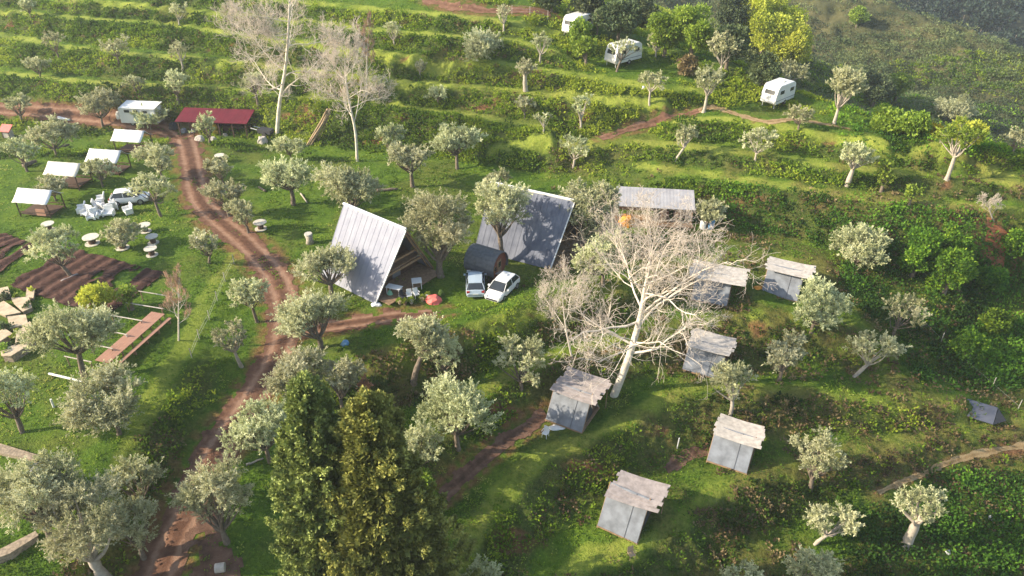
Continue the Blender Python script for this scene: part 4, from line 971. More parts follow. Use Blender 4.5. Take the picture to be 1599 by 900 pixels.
# ------------------------------------------------------------------ big A-frame houses: local +X = ridge towards the open gable, eaves at y = +-W/2
def aframe(p, yaw, L, Wd, H, prow, label, roofm, deck=True):
    r = empty('a_frame_house', p, yaw, label, 'house')
    h2 = Wd/2; th = .14
    for sgn in (1, -1):
        m = MB(); q = [(-L/2, 0, H), (L/2+prow, 0, H), (L/2, sgn*(h2+.15), -.05), (-L/2, sgn*(h2+.15), -.05)]
        m.slab(q, th)
        nn_ = Vector((0, sgn*H, h2)).normalized()*(th/2+.01)
        for i in range(int(L/.62)+1):
            xs_ = -L/2+.05+i*.62; m.tube([Vector((xs_*1.0+.35*(i*.62/L), 0, H))+nn_, Vector((xs_, sgn*(h2+.15), -.05))+nn_], .014, 4)
        m.build('roof', M[roofm], r)
    MB().tube([(-L/2-.05, 0, H+.10), (L/2+prow+.05, 0, H+.10)], .14, 6).build('ridge_cap', M['white'], r)
    for sgn in (1, -1):                      # verge boards
        m = MB(); m.tube([(L/2+prow+.03, 0, H-.02), (L/2+.05, sgn*(h2+.12), 0)], .09, 4); m.build('verge_board', M['white' if sgn < 0 else 'wood'], r)
    # end walls: boards in an A set back from the rafters
    xi = L/2-1.5
    m = MB(); k = 1-.9/H
    m.slab([(xi, -h2*.93, .1), (xi, h2*.93, .1), (xi, 0, H*.93)], .08, Vector((1, 0, 0))); m.build('gable_wall', M['darkwood'], r)
    m = MB(); m.slab([(-L/2+.1, -h2*.95, .1), (-L/2+.1, h2*.95, .1), (-L/2+.1, 0, H*.95)], .08, Vector((1, 0, 0))); m.build('back_wall', M['darkwood'], r)
    for sgn in (1, -1):
        m = MB(); m.tube([(L/2-.15, sgn*(h2-.12), 0), (L/2+prow*.7, 0, H-.35)], .11, 4); m.build('rafter', M['wood'], r)
    for z in (H*.34, H*.52):
        w_ = h2*(1-z/H); MB().box((L/2-.05+prow*.2, 0, z), (.14, w_*2, .2)).build('tie_beam', M['wood'], r)
    z = H*.36; w_ = h2*(1-z/H); MB().box((L/2-.75, 0, z+.05), (1.4, w_*1.8, .10)).build('loft_floor', M['wood'], r)
    d = empty_part('door', r); MB().box((xi+.09, .35, 1.1), (.07, 1.0, 2.0)).build('door', M['panel'], r)
    f = MB().box((xi+.07, -.95, 1.25), (.06, .9, .9)).build('window', M['wood'], r); MB().box((xi+.115, -.95, 1.25), (.03, .74, .74)).build('pane', M['glass'], f)
    f = MB().box((xi+.07, 0, H*.55), (.06, .9, .8)).build('window', M['wood'], r); MB().box((xi+.115, 0, H*.55), (.03, .74, .64)).build('pane', M['glass'], f)
    if deck:
        m = MB(); nb = 14
        for i in range(nb): m.box((L/2-1.3+i*.2, 0, .16), (.185, Wd*.93, .07))
        m.build('deck', M['wood'], r)
    return r
def empty_part(*a): return None
def place_eave(c, yaw, L, Wd):               # centre of the house whose near front eave corner (+L/2, -W/2) is c
    return (c.x-(math.cos(yaw)*L/2+math.sin(yaw)*Wd/2), c.y-(math.sin(yaw)*L/2-math.cos(yaw)*Wd/2))
def house(cpx, yaw, L, Wd, top, **kw):
    c = at(*cpx); x, y = place_eave(c, yaw, L, Wd); z = min(gz(x, y), c.z+.1)
    base = Vector((x+math.cos(yaw)*(L/2+.8), y+math.sin(yaw)*(L/2+.8), z)); H = height_to(base, top)
    return aframe((x, y, z), yaw, L, Wd, H, .7, **kw), H
H1, h1 = house((588,474), R(-38), 7.2, 7.2, 360, label='A-frame house with a pale sheet metal roof beside the dirt road junction', roofm='roof')
H2, h2_ = house((860,419), R(-27), 8.3, 7.2, 315, label='A-frame house with a darker patchy grey roof behind the two parked cars', roofm='roof2')
# ------------------------------------------------------------------ small A-frame cabins with plank awnings over the ridge
def cabin(px, yaw, L, Wd, top, label, seed, mat='greywood', mw=3.3, ml=3.5, tilt=0, sag=.15, off=(.25, .35), split=False, rot=0):
    rng = random.Random(seed); c = at(*px); x, y = place_eave(c, yaw, L, Wd); z = c.z+.08
    base = Vector((x, y, z)); H = height_to(base, top+13)*.97
    r = empty('a_frame_cabin', (x, y, z), yaw, label, 'cabin', 'small grey A-frame cabins on the lower terraces')
    h = Wd/2
    for s in (1, -1):
        m = MB(); m.slab([(-L/2, 0, H), (L/2, 0, H), (L/2, s*h, 0), (-L/2, s*h, 0)], .06); pn = m.build('side_panel', M['panel'], r)
        if s < 0:
            nrm = Vector((0, -H, h)).normalized()
            for fx in (.18,):
                a = Vector((L*fx, 0, H))+nrm*.05; b_ = Vector((L*fx, s*h, 0))+nrm*.05; MB().tube([a, b_], .022, 4).build('seam', M['panelseam'], pn)
    for e in (1, -1):
        m = MB(); xx_ = e*(L/2-.18); m.slab([(xx_, -h*.92, .06), (xx_, h*.92, .06), (xx_, 0, H*.92)], .05, Vector((1, 0, 0))); gw = m.build('end_wall', M['darkwood'], r)
        if e > 0: MB().box((xx_+.05, 0, H*.30), (.04, h*.62, H*.5)).build('door', M['black'], gw)
    for e in (1, -1):
        for s in (1, -1): MB().tube([(e*L/2, s*(h+.02), -.25), (e*L/2, 0, H+.03)], .045, 5).build('rafter', M['wood'], r)
    MB().box((0, 0, -.06), (L+.1, Wd+.1, .12)).build('floor', M['wood'], r)
    # awning: rows of weathered planks, each a little off
    aw = MB(); n = 9; zt = H*.90
    for i in range(n):
        f = (i+.5)/n-.5; yy_ = f*mw+off[1]; gap = .10 if split and i in (6,) else 0
        x0 = -ml/2+rng.uniform(-.18, .12)+off[0]; x1 = ml/2+rng.uniform(-.12, .2)+off[0]; zz = zt+.22-abs(yy_)*.10+tilt*yy_+rng.uniform(-.02, .03)+(.12 if split and i > 6 else 0)
        ps = [(x0+(x1-x0)*k/4, yy_+gap+rot*(k/4-.5)*.5, zz+sag*((k/4-.5)**2*4-.3)*.6+rng.uniform(-.02, .02)) for k in range(5)]
        w2 = mw/n*.54
        for k in range(4):
            a, b_ = Vector(ps[k]), Vector(ps[k+1]); aw.slab([a+Vector((0, -w2, -.02)), b_+Vector((0, -w2, -.02)), b_+Vector((0, w2, .02)), a+Vector((0, w2, .02))], .035, Vector((0, 0, 1)))
    o = aw.build('awning', M[mat], r)
    for sx in (-1, 1):
        X_ = off[0]+sx*ml*.44; Y_ = off[1]+mw*.44; MB().tube([(X_, Y_, -.4), (X_, Y_, zt+.12)], .045, 5).build('awning_post', M['wood'], r)
    return r
CY = R(-28)
cabin((995,850), R(-31), 3.1, 3.5, 752, 'lowest grey A-frame cabin with a skewed plank awning', 1, 'greywood', 2.7, 3.6, tilt=.10, rot=1.0, off=(.5, .35))
cabin((1166,741), R(-27), 3.1, 3.3, 660, 'grey A-frame cabin under a ragged plank awning, lower right of the bare tree', 2, 'greywood2', 2.6, 3.6, off=(.15, .3))
cabin((909,677), R(-29), 3.2, 3.4, 592, 'grey A-frame cabin touching the foot of the huge bare tree, awning split in strips', 3, 'greywood', 3.3, 3.8, split=True, off=(.35, .65))
cabin((1123,594), R(-26), 3.2, 3.4, 522, 'grey A-frame cabin with a whitish awning right of the bare tree trunk', 4, 'greywood2', 2.9, 3.8, off=(.2, .4))
cabin((1245,472), R(-26), 3.3, 3.6, 404, 'upper right grey A-frame cabin beside a pale olive', 5, 'greywood2', 2.7, 4.2, off=(.3, .3))
cabin((1135,480), R(-22), 3.3, 3.0, 412, 'cabin mostly hidden behind the bare crown, only its pale awning clear', 6, 'greywood2', 3.2, 5.0, off=(.3, .35))
# collapsed sheet on the right slope
p = at(1528, 648); r = empty('lean_to', set_on(p, .0), R(-28), 'low dark grey sheet lean-to lying on the slope near the right edge', 'lean-to')
MB().slab([(-1.4, -.8, .12), (1.1, -.9, .10), (1.3, .9, .62), (-1.2, .9, .66)], .06).build('roof_sheet', M['tarpblack'], r)
MB().slab([(1.13, -.9, .08), (2.1, .2, .05), (1.33, .88, .58)], .05).build('side_sheet', M['black'], r)
for s in (-1.2, 1.1): MB().tube([(s, .8, -.3), (s, .8, .55)], .05, 5).build('post', M['darkwood'], r)
# ------------------------------------------------------------------ barrel hut
p = at(760, 430); yaw = R(-30)
r = empty('barrel_hut', set_on(p, .15), yaw, 'dark shingled barrel hut with reddish boarded front behind the cars', 'hut')
bl, br = 3.2, 1.35
sh = MB(); n = 14
ang = [R(-25)+i*(R(230))/n for i in range(n+1)]
for i in range(n):
    a, b_ = ang[i], ang[i+1]
    P4 = [(-bl/2, br*math.cos(a), br+br*math.sin(a)), (bl/2, br*math.cos(a), br+br*math.sin(a)), (bl/2, br*math.cos(b_), br+br*math.sin(b_)), (-bl/2, br*math.cos(b_), br+br*math.sin(b_))]
    sh.slab(P4, .08, Vector((0, math.cos((a+b_)/2), math.sin((a+b_)/2))))
sh.build('shell', M['slate'], r)
def disc(x, rr, name, mat, cz=br):
    m = MB(); k = 28; pl = [(rr*math.cos(t*2*math.pi/k), max(cz+rr*math.sin(t*2*math.pi/k), .25)) for t in range(k)]
    vs = [(x-.04, y, z) for y, z in pl]+[(x+.04, y, z) for y, z in pl]
    m.add(vs, [tuple(range(k)), tuple(range(2*k-1, k-1, -1))]+[(i, (i+1) % k, (i+1) % k+k, i+k) for i in range(k)]); return m.build(name, mat, r)
fr = disc(bl/2-.25, br*.97, 'front_wall', M['barrelfront']); disc(-bl/2+.1, br*.97, 'back_wall', M['barrelfront'])
d_ = MB().box((bl/2-.17, 0, 1.15), (.05, .7, 1.6)).build('door', M['wood'], r); MB().box((bl/2-.13, .02, 1.5), (.03, .4, .5)).build('pane', M['glass'], d_)
f_ = MB().box((bl/2-.17, -.75, 1.35), (.05, .4, .45)).build('window', M['wood'], r); MB().box((bl/2-.13, -.75, 1.35), (.03, .3, .35)).build('pane', M['glass'], f_)
for s in (-1, 1): MB().box((s*bl*.33, 0, .12), (.16, br*1.7, .34)).build('cradle', M['darkwood'], r)
MB().box((bl/2+.35, 0, .05), (1.1, 2.2, .10)).build('step', M['wood'], r)
# ------------------------------------------------------------------ cars
def loft(secs, name, mat, parent, smooth=True):
    """secs: list of (x, [(y,z)...]) half outlines mirrored"""
    V = []; F = []; n = len(secs[0][1])
    for x, o in secs:
        ring = [(x, y, z) for y, z in o]+[(x, -y, z) for y, z in reversed(o)]; V += ring
    k = 2*n
    for i in range(len(secs)-1):
        for j in range(k): F.append((i*k+j, i*k+(j+1) % k, (i+1)*k+(j+1) % k, (i+1)*k+j))
    F.append(tuple(range(k))[::-1]); F.append(tuple(range((len(secs)-1)*k, len(secs)*k)))
    o = np_mesh(name, V, F, mat, parent, smooth=False)
    import bmesh
    bm = bmesh.new(); bm.from_mesh(o.data); bmesh.ops.recalc_face_normals(bm, faces=bm.faces); bm.to_mesh(o.data); bm.free()
    b = o.modifiers.new('bevel', 'BEVEL'); b.width = .05; b.segments = 2; b.limit_method = 'ANGLE'; return o
def car(px, yaw, mat, label, L=4.0, Wc=1.72):
    p = at(*px); r = empty('parked_car', set_on(p, .02), yaw, label, 'car', 'cars parked in front of the barrel hut' if px[0] > 600 else None)
    h = Wc/2
    def sec(x, zt, w_, zb=.24): return (x, [(0, zb), (w_*.86, zb), (w_, zb+.18), (w_, (zb+zt)/2), (w_*.95, zt-.08), (w_*.80, zt), (0, zt+.03)])
    loft([sec(-L/2, .62, h*.86, .34), sec(-L/2+.12, .92, h*.95), sec(-L/2+.6, .98, h), sec(-.3, .97, h), sec(.75, .96, h), sec(L/2-.5, .84, h*.97), sec(L/2-.10, .68, h*.88), sec(L/2, .52, h*.78, .34)], 'body', M[mat], r)
    def rs(x, zt, w_): return (x, [(0, .94), (h*.93, .94), (w_, zt-.06), (w_*.86, zt), (0, zt+.02)])
    loft([rs(-L/2+.22, 1.0, h*.88), rs(-L/2+.62, 1.40, h*.76), rs(-.2, 1.48, h*.76), rs(.35, 1.43, h*.75), rs(1.15, .99, h*.86)], 'glasshouse', M['glass'], r)
    loft([(x, [(0, z-.01), (w_, z-.01), (w_, z+.03), (0, z+.05)]) for x, z, w_ in ((-L/2+.60, 1.40, h*.72), (-.2, 1.475, h*.74), (.40, 1.42, h*.72))], 'roof', M[mat], r)
    for s in (1, -1):
        for (x0, z0, x1, z1) in ((.40, 1.42, 1.2, .95), (-.45, 1.45, -.42, .95), (-L/2+.62, 1.38, -L/2+.22, .95)):
            MB().tube([(x0, s*h*.745, z0), (x1, s*h*.93, z1)], .035, 4).build('pillar', M[mat], r)
        for xw in (L/2-.82, -L/2+.78):
            wl = MB(); wl.tube([(xw, s*(h-.20), .32), (xw, s*(h+.02), .32)], .32, 20); w_ = wl.build('wheel', M['tyre'], r)
            MB().tube([(xw, s*(h-.02), .32), (xw, s*(h+.035), .32)], .20, 14).build('rim', M['rim'], w_)
        MB().box((L/2-.10, s*h*.68, .66), (.16, .34, .14)).build('headlight', M['lamp'], r)
        MB().box((-L/2+.10, s*h*.76, .80), (.12, .26, .18)).build('tail_light', M['redlamp'], r)
        MB().box((.72, s*(h+.10), 1.0), (.16, .18, .12)).build('mirror', M[mat], r)
    MB().box((L/2-.01, 0, .45), (.05, 1.1, .16)).build('grille', M['black'], r)
    MB().box((-L/2-.01, 0, .60), (.03, .5, .12)).build('number_plate', M['plate'], r)
    return r
car((743,450), R(93), 'carsilver', 'pale blue silver car parked beside the white one')
car((785,458), R(62+180), 'carwhite', 'white car parked at an angle right of the silver one')
car((205,316), R(12), 'carwhite', 'white car half hidden under the leaning olive in the camp')
# ------------------------------------------------------------------ long grey shed
p = at(1020, 342); r = empty('long_shed', set_on(p), R(-7), 'long open shed with a worn grey roof behind the huge bare tree', 'shed')
LS = 8.2
MB().slab([(-LS/2, -1.7, 2.15), (LS/2, -1.7, 2.15), (LS/2, 1.5, 2.9), (-LS/2, 1.5, 2.9)], .07).build('roof', M['shedroof'], r)
MB().box((0, 1.35, 1.35), (LS*.96, .08, 2.7)).build('back_wall', M['darkwood'], r)
for i in range(6): MB().box((-LS/2+.25+i*(LS-.5)/5, -1.45, 1.05), (.13, .13, 2.15)).build('post', M['wood'], r)
MB().box((0, -.2, .04), (LS, 3.0, .12)).build('floor', M['wood'], r)
for i, (xx_, mm) in enumerate(((1.2, 'redwood'), (2.6, 'redwood'), (3.6, 'wood'))):
    MB().box((xx_, .4, .5), (.9, .5, .8)).build('counter', M[mm], r)
def heap(px, size, mat, name, label, cat, seed=0, group=None, dz=0):
    rng = np.random.default_rng(seed); p = at(*px); k = 18
    u, v = np.meshgrid(np.linspace(0, 2*math.pi, k+1)[:-1], np.linspace(0, math.pi/2, 8)); rr = 1+.35*(fbm(np.cos(u)*2+seed, np.sin(u)*2+v*2, 4)-.5)*2
    X_ = size[0]/2*np.cos(u)*np.cos(v)**.6*rr; Y_ = size[1]/2*np.sin(u)*np.cos(v)**.6*rr; Z_ = size[2]*np.sin(v)*(.8+.4*fbm(X_*2+5, Y_*2, seed))
    V = np.stack([X_, Y_, Z_-.08], -1).reshape(-1, 3); F = [(i*k+j, i*k+(j+1) % k, (i+1)*k+(j+1) % k, (i+1)*k+j) for i in range(7) for j in range(k)]
    F.append(tuple(range(k))[::-1])
    o = np_mesh(name, V, F, M[mat]); o.location = set_on(p, dz); return props(o, label, cat, group)
heap((978,350), (1.9, 1.3, 1.1), 'orange', 'tarpaulin_heap', 'bright orange tarpaulin heap at the left front of the grey shed', 'tarpaulin', 3)
def barrel(px, rad, h, mat, label, name='barrel', cat='barrel', rz=0, **k):
    p = at(*px); o = MB().lathe([(rad*.92, 0), (rad, .06), (rad, h*.33), (rad*1.05, h*.35), (rad, h*.37), (rad, h*.66), (rad*1.05, h*.68), (rad, h*.70), (rad, h-.05), (rad*.92, h)], k=18).build(name, M[mat]); o.location = set_on(p); return props(o, label, cat)
barrel((1109,356), .42, 1.0, 'blue', 'blue barrel at the right end of the grey shed')
barrel((1098,357), .34, .9, 'white', 'small white barrel left of the blue one')
# ------------------------------------------------------------------ canopies of the camp
def canopy(px, mat, label, yaw=R(-9), Wc=3.5, D=2.4, extra=None):
    """gabled cloth roof on posts above a plank platform; px = foot of the near left post"""
    a = at(*px); c, s = math.cos(yaw), math.sin(yaw); x = a.x+c*Wc/2-s*D/2*1; y = a.y+s*Wc/2+c*D/2
    r = empty('canopy_hut', (x, y, a.z), yaw, label, 'canopy', 'row of cloth roofed canopy huts')
    hz_ = 1.75; hr = 2.75; ov = .25
    for sg in (1, -1):
        n = 9; V = []; F = []
        for i in range(n+1):
            for j in range(6):
                fx = i/n; fy = j/5; zz = hr+(hz_-hr)*fy-.09*math.sin(fy*math.pi)*(1+.4*math.sin(i*2.1)); V.append((-Wc/2-ov+(Wc+2*ov)*fx, sg*(D/2+ov)*fy, zz+.02*math.sin(i*3+j)))
        for i in range(n):
            for j in range(5): F.append((i*6+j, (i+1)*6+j, (i+1)*6+j+1, i*6+j+1))
        o = np_mesh('cloth_roof', V, F, M[mat], r, smooth=True); md = o.modifiers.new('thick', 'SOLIDIFY'); md.thickness = .03
    for sx in (-1, 1):
        for sy in (-1, 1): MB().tube([(sx*Wc/2, sy*D/2, -.3), (sx*Wc/2, sy*D/2, hz_)], .07, 5).build('post', M['darkwood'], r)
        MB().tube([(sx*Wc/2, -D/2, hz_-.02), (sx*Wc/2, 0, hr-.05), (sx*Wc/2, D/2, hz_-.02)], .05, 5).build('rafter', M['darkwood'], r)
    m = MB()
    for i in range(12): m.box((0, -D/2+(i+.5)*D/12, .32), (Wc, D/12*.9, .06))
    m.build('platform', M['darkwood'], r)
    for sy in (-1, 1): MB().box((0, sy*D/2, .62), (Wc, .06, .10)).build('rail', M['darkwood'], r)
    if extra: extra(r, Wc, D)
    return r
def bench_in(r, Wc, D):
    MB().box((Wc*.22, -D/2+.02, .65), (Wc*.30, .08, .75)).build('front_panel', M['redwood'], r)
canopy((33,338), 'canvas', 'nearest white canopy hut with a reddish board at its front', extra=bench_in)
canopy((80,294), 'canvas2', 'cream canopy hut, second from the nearest')
canopy((144,273), 'canvas', 'white canopy hut third from the nearest, its gable edge torn')
canopy((183,240), 'canvas', 'white canopy hut farthest from the camera, beside the trailer')
p = at(14, 214); r = empty('red_roofed_hut', set_on(p), R(-10), 'tiny hut with a bright red roof at the left edge', 'hut')
MB().box((0, 0, .45), (1.1, .8, .9)).build('body', M['greywood2'], r)
MB().slab([(-.8, -.6, .95), (.8, -.6, .95), (.8, .5, 1.6), (-.8, .5, 1.6)], .06).build('roof', M['coral'], r)
for s in (-1, 1): MB().box((s*.5, -.4, .4), (.08, .08, 1.1)).build('post', M['darkwood'], r)
# ------------------------------------------------------------------ white trailer and red roofed shelter
p = at(225, 193); r = empty('box_trailer', set_on(p, .35), R(-6), 'long white box trailer with a greenish side, next to the red roofed shelter', 'trailer')
MB().box((0, 0, 1.05), (5.2, 2.1, 2.1)).build('body', M['trailer'], r, bevel=.12)
MB().slab([(-2.3, -1.25, 2.2), (2.75, -1.25, 2.2), (2.75, 1.1, 2.45), (-2.3, 1.1, 2.45)], .07).build('roof', M['white'], r)
MB().box((.9, -1.07, .85), (2.9, .05, 1.2)).build('side_panel', M['greenish'], r)
for x in (-1.3, -.1, 1.2):
    f_ = MB().box((x, -1.09, 1.75), (.85, .06, .45)).build('window', M['white'], r); MB().box((x, -1.13, 1.75), (.75, .03, .36)).build('pane', M['glass'], f_)
for x in (-1.0, .2):
    w_ = MB().tube([(x, -1.0, .0), (x, -.8, .0)], .33, 16).build('wheel', M['tyre'], r); MB().tube([(x, -1.03, 0), (x, -.98, 0)], .18, 12).build('rim', M['rim'], w_)
p = at(342, 207); r = empty('open_shelter', set_on(p), R(-5), 'long open shelter under a dark red metal roof by the hill foot', 'shelter')
LB = 9.8
MB().slab([(-LB/2, -1.7, 2.0), (LB/2, -1.7, 2.0), (LB/2, 1.6, 2.75), (-LB/2, 1.6, 2.75)], .08).build('roof', M['redroof'], r)
MB().box((0, 1.4, 1.2), (LB*.97, .08, 2.4)).build('back_wall', M['darkwood'], r)
for i in range(6): MB().box((-LB/2+.3+i*(LB-.6)/5, -1.5, 1.0), (.14, .14, 2.0)).build('post', M['darkwood'], r)
MB().box((LB*.25, .5, .45), (LB*.38, .8, .9)).build('work_bench', M['darkwood'], r)
MB().box((-LB*.2, .7, .5), (LB*.3, .6, 1.0)).build('cupboard', M['black'], r)
# ------------------------------------------------------------------ caravans
def caravan(px, yaw, L, label, Wc=2.1, Hc=2.2):
    """px = ground below the near end; local +X points to the near end wall"""
    a = at(*px); x = a.x-math.cos(yaw)*L/2; y = a.y-math.sin(yaw)*L/2; z = max(a.z, gz(x, y))+.1
    r = empty('caravan', (x, y, z), yaw, label, 'caravan', 'white touring caravans on the hill'); zb = .38
    prof = [(-L/2, zb), (L/2-.15, zb), (L/2, zb+.55), (L/2-.06, zb+1.05), (L/2-.38, zb+Hc-.25), (L/2-.75, zb+Hc), (-L/2+.6, zb+Hc), (-L/2+.12, zb+Hc-.3), (-L/2, zb+1.0)]
    MB().prism(prof, -Wc/2, Wc/2).build('body', M['trailer'], r, bevel=.08)
    f_ = MB().box((L/2-.20, 0, zb+1.38), (.05, 1.5, .62), ry=R(-15)).build('window', M['white'], r); MB().box((L/2-.165, 0, zb+1.38), (.04, 1.34, .50), ry=R(-15)).build('pane', M['glass'], f_)
    for s in (1, -1):
        for xx_ in (-L*.28, L*.22):
            if s < 0 and xx_ < 0: continue
            f_ = MB().box((xx_, s*(Wc/2+.01), zb+1.35), (.95, .04, .55)).build('window', M['white'], r); MB().box((xx_, s*(Wc/2+.035), zb+1.35), (.84, .03, .45)).build('pane', M['glass'], f_)
        w_ = MB().tube([(-.1, s*(Wc/2-.22), .30), (-.1, s*(Wc/2+.01), .30)], .31, 16).build('wheel', M['tyre'], r); MB().tube([(-.1, s*(Wc/2), .30), (-.1, s*(Wc/2+.03), .30)], .17, 12).build('rim', M['rim'], w_)
        MB().box((0, s*(Wc/2+.012), zb+.42), (L*.94, .03, .07)).build('trim_strip', M['panel'], r)
    MB().box((-L*.28, -(Wc/2+.02), zb+.95), (.62, .04, 1.7)).build('door', M['canvas2'], r)
    MB().box((L/2+.03, 0, zb+.35), (.10, Wc*.9, .24)).build('bumper', M['white'], r)
    MB().tube([(-L/2, 0, zb+.05), (-L/2-.9, 0, zb)], .05, 6).build('drawbar', M['metalpole'], r)
    for s in (1, -1): MB().tube([(L/2-.3, s*.8, -.15), (L/2-.3, s*.8, zb)], .04, 5).build('corner_steady', M['metalpole'], r)
    MB().box((-.3, .2, zb+Hc+.04), (.5, .5, .10)).build('roof_hatch', M['canvas2'], r)
    return r
caravan((886,60), R(-135), 4.2, 'white caravan farthest up the hill, at the top edge')
caravan((952,106), R(-142), 4.8, 'white caravan with an olive leaning across it, middle one')
caravan((1197,171), R(-138), 4.3, 'white caravan standing clear at the right on the knoll')
# ------------------------------------------------------------------ cable reel tables
def reel(px, label, rad=.62):
    p = at(*px); r = empty('reel_table', set_on(p, .03), random.Random(px[0]).uniform(0, 3), label, 'reel table', 'cable reels used as outdoor tables')
    MB().lathe([(rad, .72), (rad, .79)], k=24).build('top_disc', M['spool'], r)
    MB().lathe([(rad*.45, .06), (rad*.45, .72)], k=16).build('drum', M['darkwood'], r)
    MB().lathe([(rad*.92, 0), (rad*.92, .06)], k=24).build('bottom_disc', M['spool'], r); return r
reel((78,360), 'reel table nearest to the reddish boarded hut')
reel((145,381), 'large reel table above the ploughed plot', .78)
reel((192,388), 'reel table in front of the low olive bush', .70)
reel((228,362), 'upper reel table of the three at the lawn middle')
reel((240,380), 'middle reel table of the three close together', .6)
reel((238,399), 'lower reel table of the three close together', .6)
reel((408,358), 'lone reel table on the lawn right of the road', .68)
reel((313,384), 'reel table half hidden behind the small olive at the lawn corner')
reel((345,252), 'reel table behind the small olive right of the road', .6)
# ------------------------------------------------------------------ white plastic garden seats by the white car
def seat(px, yaw, label, wide=.95):
    p = at(*px); r = empty('lawn_chair', set_on(p, .02), yaw, label, 'garden seat', 'white plastic seats scattered on the lawn'); w_ = wide
    MB().box((.02, 0, .30), (.80, w_, .22)).build('seat', M['white'], r, bevel=.05)
    MB().box((-.40, 0, .66), (.16, w_, .78), ry=R(-14)).build('backrest', M['white'], r, bevel=.06)
    for s in (1, -1):
        MB().box((0, s*(w_/2+.04), .34), (.80, .15, .62)).build('armrest', M['white'], r, bevel=.05)
    return r
for q, yw, lb in (((128,331),200,'seat at the far left end of the white row'),((137,337),250,'seat second from the left end, turned to the camera'),((146,342),290,'lowest seat at the left dip of the row'),((153,340),330,'seat right of the lowest one'),((155,325),20,'left seat of the upper middle pair'),((165,328),60,'seat in the very middle of the white heap'),((171,337),280,'seat pushed forward below the middle'),((176,328),120,'seat right of the middle, back to the road'),((182,320),150,'seat on the upper right of the row'),((192,316),170,'seat nearest to the white car bonnet'),((158,316),200,'lone small seat above the row'),((201,333),220,'lone seat right of the row by the olive trunk')):
    seat(q, R(yw), lb+', white plastic')
# ------------------------------------------------------------------ long table and bench
a = at(168, 574); b_ = at(247, 503); yw = along(a, b_); LT = (b_-a).length
p = (a+b_)/2; r = empty('long_table', set_on(p), yw, 'very long reddish plank table beside the white poles', 'table')
m = MB()
for i in range(5): m.box((0, (i-2)*.26, .76), (LT+.6, .25, .05))
m.build('tabletop', M['redwood'], r)
for i in range(6):
    for s in (1, -1): MB().box((-LT/2+.2+i*(LT-.4)/5, s*.45, .37), (.09, .09, .75)).build('leg', M['wood'], r)
q = p+Vector((math.sin(yw), -math.cos(yw), 0))*1.15; r = empty('long_bench', (q.x, q.y, gz(q.x, q.y)), yw, 'long narrow bench running along the right side of the plank table', 'bench')
MB().box((.2, 0, .44), (LT, .32, .05)).build('seat', M['redwood'], r)
for i in range(5): MB().box((.2-LT/2+.2+i*(LT-.4)/4, 0, .20), (.08, .28, .44)).build('leg', M['wood'], r)
# ------------------------------------------------------------------ white pole frames left of the table
PG = [((224,470),(271,478),'topmost, at the sapling'),((202,488),(257,497),'second from the top'),((180,508),(225,516),'third from the top'),((157,529),(202,538),'fourth, touching the long table'),((147,553),(180,560),'fifth, short one beside the table'),((110,573),(147,581),'sixth, behind the broad olive'),((82,590),(128,601),'lowest, thickest and whitest')]
for i, (a, b_, lb) in enumerate(PG):
    A_ = at(*a); B_ = at(*b_); r = empty('trellis_rail', set_on(A_), 0, 'white horizontal pole on two posts, '+lb, 'pole frame', 'white pole frames in the garden'); d = B_-A_
    hh = 1.0 if i < 6 else .35
    MB().tube([(-.2*d.x/d.length, -.2*d.y/d.length, hh), (d.x*1.05, d.y*1.05, d.z+hh)], .045 if i < 6 else .09, 6).build('crossbar', M['greywood2' if i < 6 else 'white'], r)
    MB().tube([(0, 0, -.2), (0, 0, hh)], .05, 5).build('post', M['wood'], r); MB().tube([(d.x, d.y, d.z-.2), (d.x, d.y, d.z+hh)], .05, 5).build('post', M['metalpole' if i == 3 else 'wood'], r)
p = at(84, 636); o = MB().tube([(0, 0, -.2), (.02, 0, .75)], [.09, .07], 8).build('white_post', M['white']); o.location = p; props(o, 'short stout white post standing alone on the lawn', 'post')
# ------------------------------------------------------------------ sandstone garden
def slabstone(name, pix, h, label, mat='stone', cat='stone terrace'):
    P_ = [at(*q) for q in pix]; c = sum(P_, Vector())/len(P_); zb = min(q.z for q in P_)
    m = MB(); k = len(P_); r = empty(name, (c.x, c.y, zb), 0, label, cat, 'sandstone beds of the left garden')
    def ring(sc, z): return [((q.x-c.x)*sc, (q.y-c.y)*sc, z) for q in P_]
    def pris(lo, hi, s0, s1, nm, mt):
        vs = ring(s0, lo)+ring(s1, hi); MB().add(vs, [tuple(range(k)), tuple(range(2*k-1, k-1, -1))]+[(i, (i+1) % k, (i+1) % k+k, i+k) for i in range(k)]).build(nm, M[mt], r)
    pris(-.2, h-.06, 1.0, .98, 'wall', 'stonewall'); pris(h-.058, h, 1.03, 1.03, 'paving', mat); return r
slabstone('stone_bed', [(-6,482),(8,475),(34,493),(10,497),(-6,490)], .35, 'pale triangular sandstone slab at the left edge')
slabstone('stone_bed', [(20,470),(47,470),(52,486),(38,492),(22,476)], .4, 'reddish tan sandstone slab in the middle of the garden')
slabstone('stone_bed', [(14,500),(42,497),(46,512),(18,518)], .4, 'square pale slab in front of the triangular one')
slabstone('stone_bed', [(-4,455),(14,452),(18,466),(-4,472)], .3, 'small slab at the upper left corner of the garden')
slabstone('stone_bed', [(44,455),(56,457),(54,470),(42,468)], .35, 'small reddish block under the yellow plant')
slabstone('stone_bed', [(30,530),(50,512),(58,522),(62,536),(45,552),(22,566),(8,566),(6,556),(28,548)], .7, 'curved raised bed with a dark dry stone wall at its front')
slabstone('stone_bed', [(-6,528),(10,520),(22,528),(4,540),(-6,540)], .5, 'pale slab left of the curved raised bed')
slabstone('stone_bed', [(0,869),(14,861),(57,835),(62,843),(20,874),(0,882)], .6, 'dry stone wall under the foreground olives, bottom left', 'stonewall')
